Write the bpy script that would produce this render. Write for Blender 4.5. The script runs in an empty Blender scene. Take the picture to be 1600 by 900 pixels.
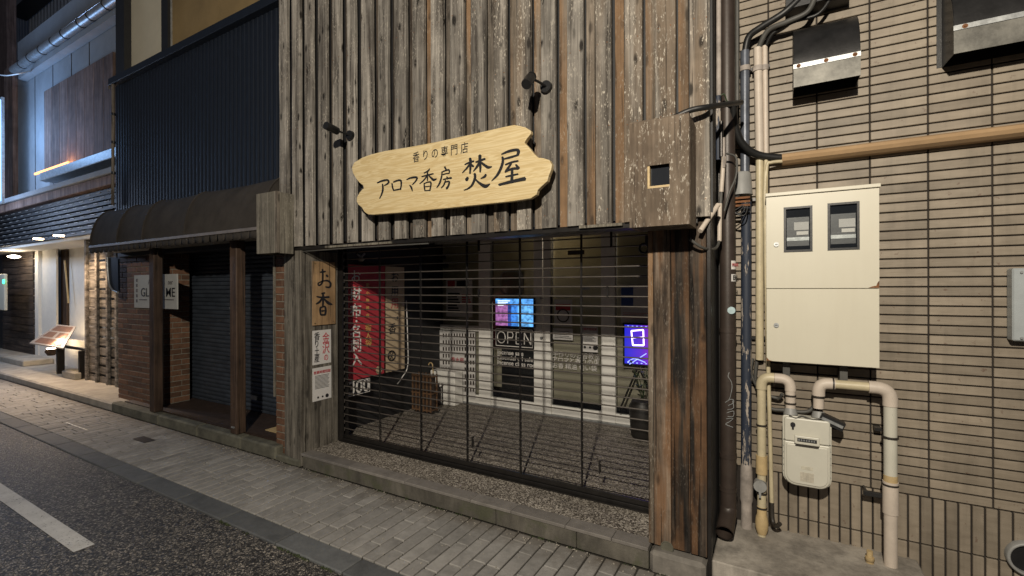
import bpy, math, random
from mathutils import Vector, Matrix
random.seed(7)
SC = bpy.context.scene
COL = SC.collection
# ------------------------------------------------------------------ camera
H = 1.57
F, YAW, PIT, ROL = 722.9655, math.radians(29.71875), math.radians(-.04283), math.radians(-.1975)
fw = Vector((-math.sin(YAW)*math.cos(PIT), math.cos(YAW)*math.cos(PIT), math.sin(PIT)))
rt0 = Vector((math.cos(YAW), math.sin(YAW), 0)); up0 = rt0.cross(fw)
rt = rt0*math.cos(ROL)+up0*math.sin(ROL); up = -rt0*math.sin(ROL)+up0*math.cos(ROL)
cam = bpy.data.cameras.new('camera'); cam.sensor_width = 36; cam.lens = 36*F/1600
cam.clip_start = .05; cam.clip_end = 400
co = bpy.data.objects.new('camera', cam); COL.objects.link(co)
m = Matrix((rt, up, -fw)).transposed().to_4x4(); m.translation = (0, 0, H)
co.matrix_world = m; SC.camera = co
# ------------------------------------------------------------------ world, lamps, exposure
w = bpy.data.worlds.new('World'); SC.world = w; w.use_nodes = True
bg = w.node_tree.nodes['Background']; bg.inputs[0].default_value = (.66, .74, 1, 1); bg.inputs[1].default_value = .060
SC.view_settings.view_transform = 'Standard'; SC.view_settings.look = 'None'
SC.view_settings.exposure = 0; SC.view_settings.gamma = 1
SC.cycles.use_denoising = True
SC.cycles.max_bounces = 6; SC.cycles.caustics_reflective = False; SC.cycles.caustics_refractive = False
SC.cycles.sample_clamp_indirect = 4
def lamp(name, kind, loc, energy, col, size=.05, **k):
    l = bpy.data.lights.new(name, kind); l.energy = energy; l.color = col
    if kind in ('POINT', 'SPOT'): l.shadow_soft_size = size
    else: l.size = size
    for a, b in k.items(): setattr(l, a, b)
    o = bpy.data.objects.new(name, l); COL.objects.link(o); o.location = loc; return o
# the street lamp over the photographer (its shadows: shutter bars on the floor, hoods, spotlights, posts)
lamp('street_lamp_light', 'POINT', (.08, -1.7, 3.65), 1180, (1, .905, .755), .06)

# ------------------------------------------------------------------ helpers
def ray(x, y): return rt*((x-800)/F)-up*((y-450)/F)+fw
def onY(x, y, Y): d = ray(x, y); t = Y/d.y; return Vector((d.x*t, Y, H+d.z*t))
def onZ(x, y, Z=0): d = ray(x, y); t = (Z-H)/d.z; return Vector((d.x*t, d.y*t, Z))
def onX(x, y, X): d = ray(x, y); t = X/d.x; return Vector((X, d.y*t, H+d.z*t))
def dist(o): return o

class MB:
    def __init__(s): s.v = []; s.f = []; s.mi = []; s.m = 0; s.sm = False; s.smooth = []
    def add(s, vs, fs, smooth=False):
        n = len(s.v); s.v += [tuple(v) for v in vs]
        for f in fs: s.f.append([n+i for i in f]); s.smooth.append(smooth)
    def box(s, x0, x1, y0, y1, z0, z1, b=0):
        if b <= 0:
            vs = [(x, y, z) for z in (z0, z1) for y in (y0, y1) for x in (x0, x1)]
            s.add(vs, [(0, 2, 3, 1), (4, 5, 7, 6), (0, 1, 5, 4), (2, 6, 7, 3), (0, 4, 6, 2), (1, 3, 7, 5)])
        else:  # chamfered box
            vs = []; idx = {}
            for i, x in enumerate((x0, x1)):
                for j, y in enumerate((y0, y1)):
                    for k, z in enumerate((z0, z1)):
                        sx, sy, sz = (1-2*i)*b, (1-2*j)*b, (1-2*k)*b
                        idx[(i, j, k)] = len(vs); vs += [(x, y+sy, z+sz), (x+sx, y, z+sz), (x+sx, y+sy, z)]
            fs = []
            def q(*a): fs.append(list(a))
            for i in (0, 1):
                a = [idx[(i, j, k)] for j, k in ((0, 0), (1, 0), (1, 1), (0, 1))]; q(*(a if i else a[::-1]))
                a = [idx[(j, i, k)]+1 for j, k in ((0, 0), (0, 1), (1, 1), (1, 0))]; q(*(a if i else a[::-1]))
                a = [idx[(j, k, i)]+2 for j, k in ((0, 0), (1, 0), (1, 1), (0, 1))]; q(*(a if i else a[::-1]))
            for j in (0, 1):
                for k in (0, 1):
                    A, B = idx[(0, j, k)], idx[(1, j, k)]; q(A+1, B+1, B+2, A+2)
                    A, B = idx[(j, 0, k)], idx[(j, 1, k)]; q(A, B, B+2, A+2)
                    A, B = idx[(j, k, 0)], idx[(j, k, 1)]; q(A, B, B+1, A+1)
            for a in idx.values(): q(a, a+1, a+2)
            s.add(vs, fs)
    def obox(s, c, ax, ay, az):
        c = Vector(c); ax = Vector(ax); ay = Vector(ay); az = Vector(az)
        vs = [c+ax*i+ay*j+az*k for k in (-1, 1) for j in (-1, 1) for i in (-1, 1)]
        s.add(vs, [(0, 2, 3, 1), (4, 5, 7, 6), (0, 1, 5, 4), (2, 6, 7, 3), (0, 4, 6, 2), (1, 3, 7, 5)])
    def tube(s, pts, r, n=10, caps=True):
        pts = [Vector(p) for p in pts]; rs = r if isinstance(r, (list, tuple)) else [r]*len(pts)
        rings = []; prev = None
        for i, p in enumerate(pts):
            d = (pts[min(i+1, len(pts)-1)]-pts[max(i-1, 0)]).normalized()
            a = prev-d*prev.dot(d) if prev else (Vector((1, 0, 0)) if abs(d.x) < .8 else Vector((0, 0, 1)))
            a = (a-d*a.dot(d)).normalized(); prev = a; b = d.cross(a)
            rings.append([p+(a*math.cos(t)+b*math.sin(t))*rs[i] for t in [2*math.pi*k/n for k in range(n)]])
        vs = [v for R in rings for v in R]; fs = []
        for i in range(len(pts)-1):
            for k in range(n): fs.append((i*n+k, i*n+(k+1) % n, (i+1)*n+(k+1) % n, (i+1)*n+k))
        s.add(vs, fs, True)
        if caps: s.add(rings[0], [list(range(n))[::-1]]); s.add(rings[-1], [list(range(n))])
    def prism(s, poly, axis, a, b):
        """poly of 2D points; axis 'X': (y,z) 'Y': (x,z) 'Z': (x,y)"""
        def P(u, v, t): return {'X': (t, u, v), 'Y': (u, t, v), 'Z': (u, v, t)}[axis]
        n = len(poly); vs = [P(u, v, a) for u, v in poly]+[P(u, v, b) for u, v in poly]
        s.add(vs, [list(range(n)), list(range(2*n-1, n-1, -1))]+[(i, n+i, n+(i+1) % n, (i+1) % n) for i in range(n)])
    def quad(s, *p): s.add(p, [tuple(range(len(p)))])

def smoothcurve(pts, n=6):
    pts = [Vector(p) for p in pts]; out = []
    for i in range(len(pts)-1):
        p0 = pts[max(i-1, 0)]; p1 = pts[i]; p2 = pts[i+1]; p3 = pts[min(i+2, len(pts)-1)]
        for k in range(n):
            t = k/n
            out.append(.5*((2*p1)+(p2-p0)*t+(2*p0-5*p1+4*p2-p3)*t*t+(3*p1-p0-3*p2+p3)*t*t*t))
    out.append(pts[-1]); return out

def wloc(o):
    v = Vector((0, 0, 0))
    while o is not None: v += o.location; o = o.parent
    return v
def obj(name, mb, mat, parent=None, at=None, **props):
    """one mesh object; mb is in world coordinates; its origin goes to `at` (or the parent's origin)"""
    base = wloc(parent) if parent else Vector((0, 0, 0))
    org = Vector(at) if at is not None else base
    me = bpy.data.meshes.new(name)
    me.from_pydata([(v[0]-org.x, v[1]-org.y, v[2]-org.z) for v in mb.v], [], mb.f)
    me.polygons.foreach_set('use_smooth', mb.smooth)
    me.validate(); me.update()
    if mat: me.materials.append(mat)
    o = bpy.data.objects.new(name, me); COL.objects.link(o)
    if parent: o.parent = parent
    o.location = org-base
    for k, v in props.items(): o[k] = v
    return o
def inst(name, src, parent, loc, rot=(0, 0, 0), scale=None, mat=None):
    o = src.copy(); o.name = name; COL.objects.link(o); o.parent = parent
    o.location = Vector(loc)-(wloc(parent) if parent else Vector((0, 0, 0))); o.rotation_euler = rot
    if scale: o.scale = scale
    return o
def thing(name, loc, label=None, cat=None, group=None, kind=None):
    o = bpy.data.objects.new(name, None); COL.objects.link(o); o.location = loc; o.empty_display_size = .1
    return tag(o, label, cat, group, kind)
def tag(o, label=None, cat=None, group=None, kind=None):
    if label: o['label'] = label
    if cat: o['category'] = cat
    if group: o['group'] = group
    if kind: o['kind'] = kind
    return o
def mbox(*a, **k): m_ = MB(); m_.box(*a, **k); return m_

def text(name, body, mat, parent, o, ex, ey, size, bold=0, align='CENTER', depth=.0008, sx=1, spacing=1, line=1):
    """lettering lying in the plane (ex, ey) at o, as real thin geometry"""
    cu = bpy.data.curves.new(name, 'FONT'); cu.body = body; cu.size = size; cu.offset = bold*size
    cu.align_x = align; cu.align_y = 'CENTER'; cu.extrude = depth; cu.resolution_u = 3
    cu.space_character = spacing; cu.space_line = line
    t = bpy.data.objects.new(name, cu); COL.objects.link(t)
    dg = bpy.context.evaluated_depsgraph_get(); dg.update()
    me = bpy.data.meshes.new_from_object(t.evaluated_get(dg))
    bpy.data.objects.remove(t)
    ex = Vector(ex).normalized()*sx; ey = Vector(ey).normalized(); ez = ex.normalized().cross(ey)
    base = wloc(parent); O = Vector(o)-base
    for v in me.vertices: v.co = O+ex*v.co.x+ey*v.co.y+ez*v.co.z
    me.materials.clear(); me.materials.append(mat); me.name = name
    q = bpy.data.objects.new(name, me); COL.objects.link(q); q.parent = parent; return q

# ------------------------------------------------------------------ materials
def mat(name):
    m_ = bpy.data.materials.new(name); m_.use_nodes = True; nt = m_.node_tree
    for n in list(nt.nodes):
        if n.type != 'OUTPUT_MATERIAL': nt.nodes.remove(n)
    b = nt.nodes.new('ShaderNodeBsdfPrincipled'); out = nt.nodes['Material Output']
    nt.links.new(b.outputs[0], out.inputs[0]); return m_, nt, b
class NT:
    def __init__(s, nt): s.nt = nt
    def n(s, t, **k):
        x = s.nt.nodes.new(t)
        for a, b in k.items(): setattr(x, a, b)
        return x
    def l(s, a, b): s.nt.links.new(a, b)
    def coord(s, scale=(1, 1, 1), rand=40.):
        tc = s.n('ShaderNodeTexCoord'); mp = s.n('ShaderNodeMapping'); mp.inputs['Scale'].default_value = scale
        if rand:
            oi = s.n('ShaderNodeObjectInfo'); ml = s.n('ShaderNodeMath', operation='MULTIPLY'); s.l(oi.outputs['Random'], ml.inputs[0]); ml.inputs[1].default_value = rand
            ad = s.n('ShaderNodeVectorMath', operation='ADD'); s.l(tc.outputs['Object'], ad.inputs[0]); s.l(ml.outputs[0], ad.inputs[1])
            s.l(ad.outputs[0], mp.inputs[0])
        else: s.l(tc.outputs['Object'], mp.inputs[0])
        return mp.outputs[0]
    def noise(s, vec, scale, detail=5, rough=.6, dist_=0):
        x = s.n('ShaderNodeTexNoise'); s.l(vec, x.inputs['Vector']); x.inputs['Scale'].default_value = scale
        x.inputs['Detail'].default_value = detail; x.inputs['Roughness'].default_value = rough; x.inputs['Distortion'].default_value = dist_
        return x.outputs['Fac']
    def ramp(s, fac, stops, interp='LINEAR'):
        x = s.n('ShaderNodeValToRGB'); s.l(fac, x.inputs[0]); cr = x.color_ramp; cr.interpolation = interp
        while len(cr.elements) < len(stops): cr.elements.new(.5)
        for e, (p, c) in zip(cr.elements, stops):
            e.position = p; e.color = (c, c, c, 1) if isinstance(c, (int, float)) else (*c, 1)
        return x.outputs[0]
    def mix(s, fac, a, b, bt='MIX'):
        x = s.n('ShaderNodeMix', data_type='RGBA', blend_type=bt)
        if isinstance(fac, (int, float)): x.inputs[0].default_value = fac
        else: s.l(fac, x.inputs[0])
        for i, c in ((6, a), (7, b)):
            if isinstance(c, tuple): x.inputs[i].default_value = (*c, 1)
            else: s.l(c, x.inputs[i])
        return x.outputs[2]
    def bump(s, b, h, strength=.4, dist_=.01):
        x = s.n('ShaderNodeBump'); x.inputs['Strength'].default_value = strength; x.inputs['Distance'].default_value = dist_
        s.l(h, x.inputs['Height']); s.l(x.outputs[0], b.inputs['Normal'])
    def rnd(s): return s.n('ShaderNodeObjectInfo').outputs['Random']
    def math(s, op, a, b=None):
        x = s.n('ShaderNodeMath', operation=op)
        for i, c in enumerate((a, b)):
            if c is None: continue
            if isinstance(c, (int, float)): x.inputs[i].default_value = c
            else: s.l(c, x.inputs[i])
        return x.outputs[0]

def plain(name, c, rough=.6, metal=0, var=.25, nscale=12, bump=.15, bscale=60, rnd=0, spec=.5, coat=0):
    m_, nt, b = mat(name); N = NT(nt); v = N.coord()
    f = N.noise(v, nscale, 6, .65)
    lo = tuple(x*(1-var) for x in c); hi = tuple(min(1, x*(1+var)) for x in c)
    col = N.ramp(f, [(.3, lo), (.7, hi)])
    if rnd:
        r = N.ramp(N.rnd(), [(0, 1-rnd), (1, 1.0)]); col = N.mix(1, col, r, 'MULTIPLY')
    N.l(col, b.inputs['Base Color']); b.inputs['Roughness'].default_value = rough; b.inputs['Metallic'].default_value = metal
    b.inputs['Specular IOR Level'].default_value = spec
    if bump: N.bump(b, N.noise(v, bscale, 4, .6), bump, .003)
    return m_
def emis(name, c, s):
    m_, nt, b = mat(name); b.inputs['Base Color'].default_value = (*c, 1)
    b.inputs['Emission Color'].default_value = (*c, 1); b.inputs['Emission Strength'].default_value = s; return m_
def wood(name, a, b_, dark, axis='Z', flecks=0., orange=None, knots=.6, rough=.8, grain=1., wear=0., bmp=.5, osc=.55, blo=.6):
    """weathered board: long grain along axis, cracks, knots, pale flecks, optional raw orange streaks"""
    m_, nt, bs = mat(name); N = NT(nt)
    def sc(lo, hi): return {'Z': (hi, hi, lo), 'X': (lo, hi, hi), 'Y': (hi, lo, hi)}[axis]
    v = N.coord(sc(.9, 14)); v2 = N.coord(sc(1.2, 70)); v3 = N.coord(sc(3.2, 9)); v4 = N.coord((1, 1, 1))
    g1 = N.noise(v, 1.3, 5, .6, .4); g2 = N.noise(v2, 1.2, 4, .7)
    col = N.ramp(g1, [(.30, dark), (.43, a), (.57, b_), (.72, tuple(x*1.35 for x in b_))])
    col = N.mix(.55*grain, col, N.ramp(g2, [(.36, .32), (.52, 1.), (.75, 1.35)]), 'MULTIPLY')
    if orange:
        o = N.ramp(N.noise(v, osc, 3, .5), [(.47, 0.), (.58, .9)]); col = N.mix(o, col, N.mix(.6, orange, N.ramp(g2, [(.3, tuple(x*.5 for x in orange)), (.7, orange)])))
    vo = N.n('ShaderNodeTexVoronoi'); vo.inputs['Scale'].default_value = 1.6; N.l(v3, vo.inputs['Vector'])
    kn = N.ramp(vo.outputs['Distance'], [(.0, 1.), (.13, .95), (.24, 0.)])
    kn = N.math('MULTIPLY', kn, N.ramp(N.noise(v4, 3.1, 2), [(.40, 0.), (.46, 1.)]))
    col = N.mix(N.math('MULTIPLY', kn, knots), col, tuple(x*.25 for x in dark))
    cr = N.ramp(N.noise(N.coord(sc(.8, 34)), 1.9, 2, .4), [(.315, 1.), (.36, 0.)])
    col = N.mix(N.math('MULTIPLY', cr, .7), col, tuple(x*.3 for x in dark))
    blot = N.ramp(N.noise(v4, 4.5, 6, .65), [(.35, .55), (.6, 1.1)]); col = N.mix(blo, col, blot, 'MULTIPLY')
    if flecks:
        fl = N.ramp(N.noise(N.coord(sc(34, 120)), 1.1, 3, .65), [(.57, 0.), (.63, 1.)])
        fl = N.math('MULTIPLY', fl, N.ramp(N.noise(v3, 1.4, 3), [(.42, 0.), (.6, flecks)]))
        col = N.mix(fl, col, (.55, .50, .42))
    col = N.mix(1, col, N.ramp(N.rnd(), [(0, .80), (.5, .97), (1, 1.14)]), 'MULTIPLY')
    N.l(col, bs.inputs['Base Color']); bs.inputs['Roughness'].default_value = rough
    bs.inputs['Specular IOR Level'].default_value = .3
    h = N.math('ADD', g2, N.math('MULTIPLY', cr, -1.2)); h = N.math('ADD', h, N.math('MULTIPLY', kn, -.5))
    N.bump(bs, h, bmp, .006); return m_

M = {}
M['grey'] = wood('weathered_grey_wood', (.15, .135, .118), (.275, .252, .222), (.055, .046, .038), flecks=.6, knots=1.)
M['greyb'] = wood('weathered_brown_grey_wood', (.10, .083, .068), (.17, .145, .118), (.035, .027, .02), flecks=.2)
M['recess'] = wood('dark_recessed_wood', (.045, .034, .026), (.11, .088, .066), (.014, .011, .009), flecks=.1)
M['brownb'] = wood('raw_brown_wood', (.12, .095, .07), (.20, .165, .13), (.045, .032, .024), flecks=.3, orange=(.25, .15, .08))
M['flecky'] = wood('pale_flecked_wood', (.15, .132, .112), (.27, .243, .21), (.05, .040, .032), flecks=1., orange=(.21, .16, .115), knots=.9)
M['pillar'] = wood('stained_pillar_wood', (.11, .078, .054), (.22, .168, .125), (.03, .02, .014), flecks=.15, orange=(.19, .105, .055), bmp=.7, osc=1.3, blo=.9)
M['pillard'] = wood('dark_stained_wood', (.022, .018, .015), (.075, .055, .04), (.007, .006, .005), flecks=.12, orange=(.15, .08, .04), bmp=.9, osc=1.5, blo=.95)
M['post'] = wood('brown_post_wood', (.055, .034, .023), (.075, .047, .032), (.03, .018, .012), knots=.35, rough=.6)
M['boxw'] = wood('cabinet_wood', (.150, .112, .080), (.195, .150, .110), (.10, .072, .052), flecks=1., grain=.5, bmp=.3)
M['lboxw'] = wood('pale_grey_wood', (.16, .145, .115), (.21, .19, .155), (.08, .07, .055), flecks=.3, knots=.2)
M['jamb'] = wood('mossy_grey_wood', (.10, .088, .072), (.175, .157, .13), (.035, .030, .023), flecks=.15)
M['black_wood'] = plain('black_paint', (.012, .012, .013), .6)
M['blackm'] = plain('black_metal', (.014, .014, .015), .42, .2)
M['cable'] = plain('black_rubber', (.012, .012, .012), .45)
M['cableg'] = plain('grey_rubber', (.07, .068, .062), .55)
M['bar'] = plain('grille_steel', (.125, .110, .098), .45, .5)
M['rail'] = plain('dark_rail_steel', (.035, .032, .03), .35, .6)
M['white_frame'] = plain('white_frame_paint', (.84, .82, .77), .5, 0, .05)
def blindm():
    m_, nt, b = mat('beige_blind_cloth'); N = NT(nt); out = nt.nodes['Material Output']; v = N.coord((1, 1, 1))
    col = N.ramp(N.noise(v, 6, 4), [(.3, (.52, .47, .35)), (.7, (.58, .53, .41))]); N.l(col, b.inputs['Base Color']); b.inputs['Roughness'].default_value = .9
    t = N.n('ShaderNodeBsdfTranslucent'); N.l(col, t.inputs[0]); mx = N.n('ShaderNodeMixShader'); mx.inputs[0].default_value = .35
    N.l(b.outputs[0], mx.inputs[1]); N.l(t.outputs[0], mx.inputs[2]); N.l(mx.outputs[0], out.inputs[0]); return m_
M['blind'] = blindm()
M['navy'] = plain('navy_sheet_paint', (.0055, .0092, .0175), .55, .0, .2)
M['shut'] = plain('blue_grey_shutter_paint', (.048, .058, .075), .45, .2, .35, 5)
M['awn'] = plain('brown_awning_cloth', (.046, .040, .035), .95, 0, .25, 4, spec=.15)
M['awntrim'] = plain('awning_trim', (.16, .14, .13), .5)
M['beigew'] = plain('ochre_wall_paint', (.23, .160, .070), .8, 0, .15, 3)
M['whitew'] = plain('cream_wall_paint', (.56, .51, .39), .8, 0, .06, 3)
M['concrete'] = plain('concrete', (.17, .155, .135), .85, 0, .5, 5, .5, 90)
M['curbc'] = plain('mossy_kerb_concrete', (.105, .10, .075), .9, 0, .5, 6, .6, 80)
M['cream'] = plain('cream_enamel', (.61, .575, .465), .38, 0, .03, 2, .0)
def grime(m_, amt, tint):
    nt = m_.node_tree; N = NT(nt); b = [n for n in nt.nodes if n.type == 'BSDF_PRINCIPLED'][0]; src_ = b.inputs['Base Color'].links[0].from_socket
    f = N.ramp(N.noise(N.coord((18, 18, 1.2), 0), 1.2, 6, .65), [(.46, 0.), (.75, amt)]); col = N.mix(f, src_, tint)
    f2 = N.ramp(N.noise(N.coord((1, 1, 1), 0), 2.5, 7, .7), [(.45, 0.), (.7, amt*.6)]); col = N.mix(f2, col, tint)
    N.l(col, b.inputs['Base Color']); b.inputs['Roughness'].default_value = .42
grime(M['cream'], .07, (.40, .33, .22))
M['creamd'] = plain('cream_pipe', (.52, .45, .30), .45, 0, .14, 14)
M['pinkp'] = plain('pink_white_pipe', (.55, .475, .40), .5, 0, .10, 14)
M['tapey'] = plain('yellow_wrap', (.50, .37, .19), .6, 0, .15, 20)
M['band'] = plain('black_band', (.03, .025, .02), .5)
M['greypipe'] = plain('grey_pipe', (.26, .26, .25), .5, 0, .15)
M['brownpipe'] = plain('brown_downspout', (.045, .033, .027), .45, .1, .2)
M['duct'] = plain('tan_duct_cover', (.40, .265, .145), .5, 0, .14, 6)
M['galv'] = plain('galvanised_steel', (.36, .37, .37), .42, .6, .3, 20)
M['hood'] = plain('dark_hood_steel', (.035, .034, .034), .35, .5, .35, 10)
M['meter'] = plain('ivory_meter_paint', (.56, .54, .46), .42, 0, .05, 8)
M['rust'] = plain('rust', (.17, .07, .025), .8, 0, .5, 30)
M['glassd'] = plain('dark_window', (.02, .022, .026), .08, 0, .1, bump=0)
M['paperw'] = plain('white_paper', (.62, .60, .58), .6, 0, .04)
M['red'] = plain('red_print', (.42, .035, .05), .6, 0, .08)
M['redtxt'] = plain('red_ink', (.45, .08, .09), .6, 0, .04)
M['ink'] = plain('black_ink', (.012, .012, .014), .5, 0, .1, bump=0)
M['blueink'] = plain('blue_ink', (.03, .07, .25), .5, 0, .1, bump=0)
M['whiteink'] = plain('white_ink', (.75, .72, .68), .5, 0, .04, bump=0)
M['yelink'] = plain('gold_ink', (.62, .40, .12), .5, 0, .04, bump=0)
M['bannerc'] = plain('cream_banner_cloth', (.52, .40, .26), .8, 0, .06)
M['brass'] = plain('brass', (.55, .42, .2), .35, .9, .1)
M['tapewood'] = wood('tan_sign_wood', (.30, .19, .10), (.36, .235, .125), (.22, .14, .075), knots=0., grain=.5, bmp=.1, rough=.5)
M['brickw'] = wood('lit_board_wood', (.13, .115, .10), (.24, .215, .19), (.06, .05, .042), axis='X')
M['darkboard'] = wood('dark_board_wood', (.05, .038, .032), (.09, .068, .055), (.025, .019, .015), axis='X')
M['plaster'] = plain('white_plaster', (.76, .72, .64), .8, 0, .05)
M['bluewall'] = plain('grey_wall_boards', (.26, .27, .28), .8, 0, .15, 2)
M['brownwall'] = wood('brown_panel_boards', (.16, .105, .085), (.21, .145, .12), (.10, .065, .055), knots=.0, bmp=.2)
M['stone'] = plain('pale_stone', (.34, .31, .26), .85, 0, .25, 5, .4, 70)
M['leaf'] = plain('dark_leaf', (.03, .05, .02), .5)
M['pot'] = plain('black_pot', (.02, .018, .016), .5)
M['basket'] = plain('brown_basket', (.13, .07, .035), .7, 0, .3)

# pine sign board
def sign_mat():
    m_, nt, b = mat('pine_sign_board'); N = NT(nt)
    v = N.coord((1.1, 1, 13), 0); wv = N.noise(v, 1.6, 4, .5, 1.2)
    s_ = N.math('SINE', N.math('MULTIPLY', wv, 44)); s_ = N.math('MULTIPLY', N.math('ADD', s_, 1), .5)
    col = N.mix(s_, (.56, .425, .215), (.66, .535, .31)); f2 = N.noise(N.coord((3, 3, 90), 0), 2, 3, .6)
    col = N.mix(.25, col, N.ramp(f2, [(.3, .6), (.7, 1.2)]), 'MULTIPLY')
    N.l(col, b.inputs['Base Color']); b.inputs['Roughness'].default_value = .45; N.bump(b, f2, .08, .002); return m_
M['pine'] = sign_mat()
def brick_mat(name, a, b_, var=.45):
    m_, nt, b = mat(name); N = NT(nt); v = N.coord()
    f = N.noise(v, 18, 6, .7); col = N.ramp(f, [(.3, a), (.7, b_)])
    col = N.mix(1, col, N.ramp(N.rnd(), [(0, 1-var), (.5, .9), (1, 1.15)]), 'MULTIPLY')
    st = N.ramp(N.noise(v, 5, 5, .7), [(.3, .45), (.55, 1.)]); col = N.mix(.5, col, st, 'MULTIPLY')
    N.l(col, b.inputs['Base Color']); b.inputs['Roughness'].default_value = .75; N.bump(b, N.noise(v, 60, 5, .7), .5, .004); return m_
M['brick'] = brick_mat('brown_brick', (.10, .048, .026), (.20, .10, .055))
M['mortar'] = plain('mortar', (.20, .185, .15), .9)
M['paver'] = brick_mat('grey_paving_brick', (.225, .214, .198), (.315, .30, .28), .13)
def dirt(m_, y0, y1, c, z=False):
    nt = m_.node_tree; N = NT(nt); b = [n for n in nt.nodes if n.type == 'BSDF_PRINCIPLED'][0]; src_ = b.inputs['Base Color'].links[0].from_socket
    g_ = N.n('ShaderNodeNewGeometry'); sp_ = N.n('ShaderNodeSeparateXYZ'); N.l(g_.outputs['Position'], sp_.inputs[0])
    mr = N.n('ShaderNodeMapRange'); mr.inputs[1].default_value = y0; mr.inputs[2].default_value = y1; N.l(sp_.outputs[2 if z else 1], mr.inputs[0])
    n1 = N.noise(g_.outputs['Position'], 6, 6, .7); f = N.ramp(N.math('ADD', mr.outputs[0], N.math('MULTIPLY', N.math('SUBTRACT', n1, .5), 1.6)), [(.25, 0.), (1., .8)])
    N.l(N.mix(f, src_, c), b.inputs['Base Color'])
dirt(M['paver'], 2.35, 2.66, (.085, .066, .045))
M['sand'] = plain('dark_joint_sand', (.030, .026, .021), .95)
M['kerb'] = brick_mat('blue_grey_kerb_stone', (.085, .088, .090), (.118, .121, .121), .2)
M['cap'] = brick_mat('pinkish_cap_stone', (.165, .15, .135), (.22, .20, .18), .15)
def tile_mat():
    m_, nt, b = mat('tan_wall_tile'); N = NT(nt); v = N.coord()
    col = N.ramp(N.noise(N.coord((2, 2, 9)), 3, 4, .6), [(.3, (.262, .218, .165)), (.7, (.335, .282, .218))])
    col = N.mix(1, col, N.ramp(N.rnd(), [(0, .78), (.5, .96), (1, 1.10)]), 'MULTIPLY')
    g = N.n('ShaderNodeNewGeometry'); mp = N.n('ShaderNodeMapping'); N.l(g.outputs['Position'], mp.inputs[0]); mp.inputs['Scale'].default_value = (1, 1, .5)
    st = N.ramp(N.noise(mp.outputs[0], 2.3, 5, .7), [(.32, .62), (.6, 1.)]); col = N.mix(.8, col, st, 'MULTIPLY')
    mp2 = N.n('ShaderNodeMapping'); N.l(g.outputs['Position'], mp2.inputs[0]); mp2.inputs['Scale'].default_value = (16, 16, .9)
    dr = N.ramp(N.noise(mp2.outputs[0], 1.1, 5, .65), [(.34, .55), (.5, 1.), (.75, 1.06)]); col = N.mix(.30, col, dr, 'MULTIPLY')
    sp_ = N.n('ShaderNodeSeparateXYZ'); N.l(g.outputs['Position'], sp_.inputs[0]); sc_ = N.ramp(N.noise(g.outputs['Position'], 30, 3, .7), [(.66, 0.), (.70, .5)]); col = N.mix(sc_, col, (.10, .045, .03))
    N.l(col, b.inputs['Base Color']); b.inputs['Roughness'].default_value = .5; b.inputs['Specular IOR Level'].default_value = .35
    N.bump(b, N.noise(N.coord((1, 1, 12)), 14, 4, .6), .3, .003); return m_
M['tile'] = tile_mat()
M['grout'] = plain('dark_grout', (.022, .017, .014), .9)
def asphalt():
    m_, nt, b = mat('coarse_asphalt'); N = NT(nt); v = N.coord((1, 1, 1), 0)
    vo = N.n('ShaderNodeTexVoronoi'); vo.inputs['Scale'].default_value = 80; N.l(v, vo.inputs['Vector'])
    ve = N.n('ShaderNodeTexVoronoi', feature='DISTANCE_TO_EDGE'); ve.inputs['Scale'].default_value = 80; N.l(v, ve.inputs['Vector'])
    sep = N.n('ShaderNodeSeparateColor'); N.l(vo.outputs['Color'], sep.inputs[0])
    stone_ = N.ramp(sep.outputs[0], [(0, (.055, .050, .045)), (.4, (.125, .112, .098)), (.75, (.22, .198, .172)), (1, (.38, .335, .28))])
    edge = N.ramp(ve.outputs['Distance'], [(.02, 0.), (.14, 1.)])
    hole = N.ramp(sep.outputs[1], [(.24, .12), (.30, 1.)])
    fac = N.math('MULTIPLY', edge, hole)
    col = N.mix(fac, (.012, .011, .010), stone_)
    col = N.mix(.8, col, N.ramp(N.noise(N.coord((.5, 1.6, 1), 0), 1.3, 6, .65), [(.3, .55), (.7, 1.15)]), 'MULTIPLY')
    cv_ = N.n('ShaderNodeTexVoronoi', feature='DISTANCE_TO_EDGE'); cv_.inputs['Scale'].default_value = .8; dv = N.n('ShaderNodeVectorMath', operation='ADD'); ns = N.n('ShaderNodeTexNoise'); N.l(v, ns.inputs['Vector']); ns.inputs['Scale'].default_value = 3; ns.inputs['Detail'].default_value = 6
    N.l(v, dv.inputs[0]); N.l(ns.outputs['Color'], dv.inputs[1]); N.l(dv.outputs[0], cv_.inputs['Vector'])
    ck = N.ramp(cv_.outputs['Distance'], [(.0, .55), (.006, 0.)]); col = N.mix(ck, col, (.01, .009, .008))
    N.l(col, b.inputs['Base Color']); b.inputs['Roughness'].default_value = .62
    h = N.math('MULTIPLY', fac, N.math('ADD', sep.outputs[2], .5)); N.bump(b, h, 1., .006); return m_
M['asphalt'] = asphalt()
def pebbledash():
    m_, nt, b = mat('exposed_aggregate'); N = NT(nt); v = N.coord((1, 1, 1), 0)
    vo = N.n('ShaderNodeTexVoronoi'); vo.inputs['Scale'].default_value = 125; N.l(v, vo.inputs['Vector'])
    sep = N.n('ShaderNodeSeparateColor'); N.l(vo.outputs['Color'], sep.inputs[0])
    c = N.ramp(sep.outputs[0], [(0, (.03, .024, .018)), (.35, (.13, .11, .09)), (.65, (.27, .24, .20)), (1, (.55, .50, .43))])
    col = N.mix(.6, c, N.ramp(N.noise(v, 2.2, 5, .6), [(.3, .5), (.7, 1.15)]), 'MULTIPLY')
    N.l(col, b.inputs['Base Color']); b.inputs['Roughness'].default_value = .7
    N.bump(b, vo.outputs['Distance'], -.6, .004); return m_
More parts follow.
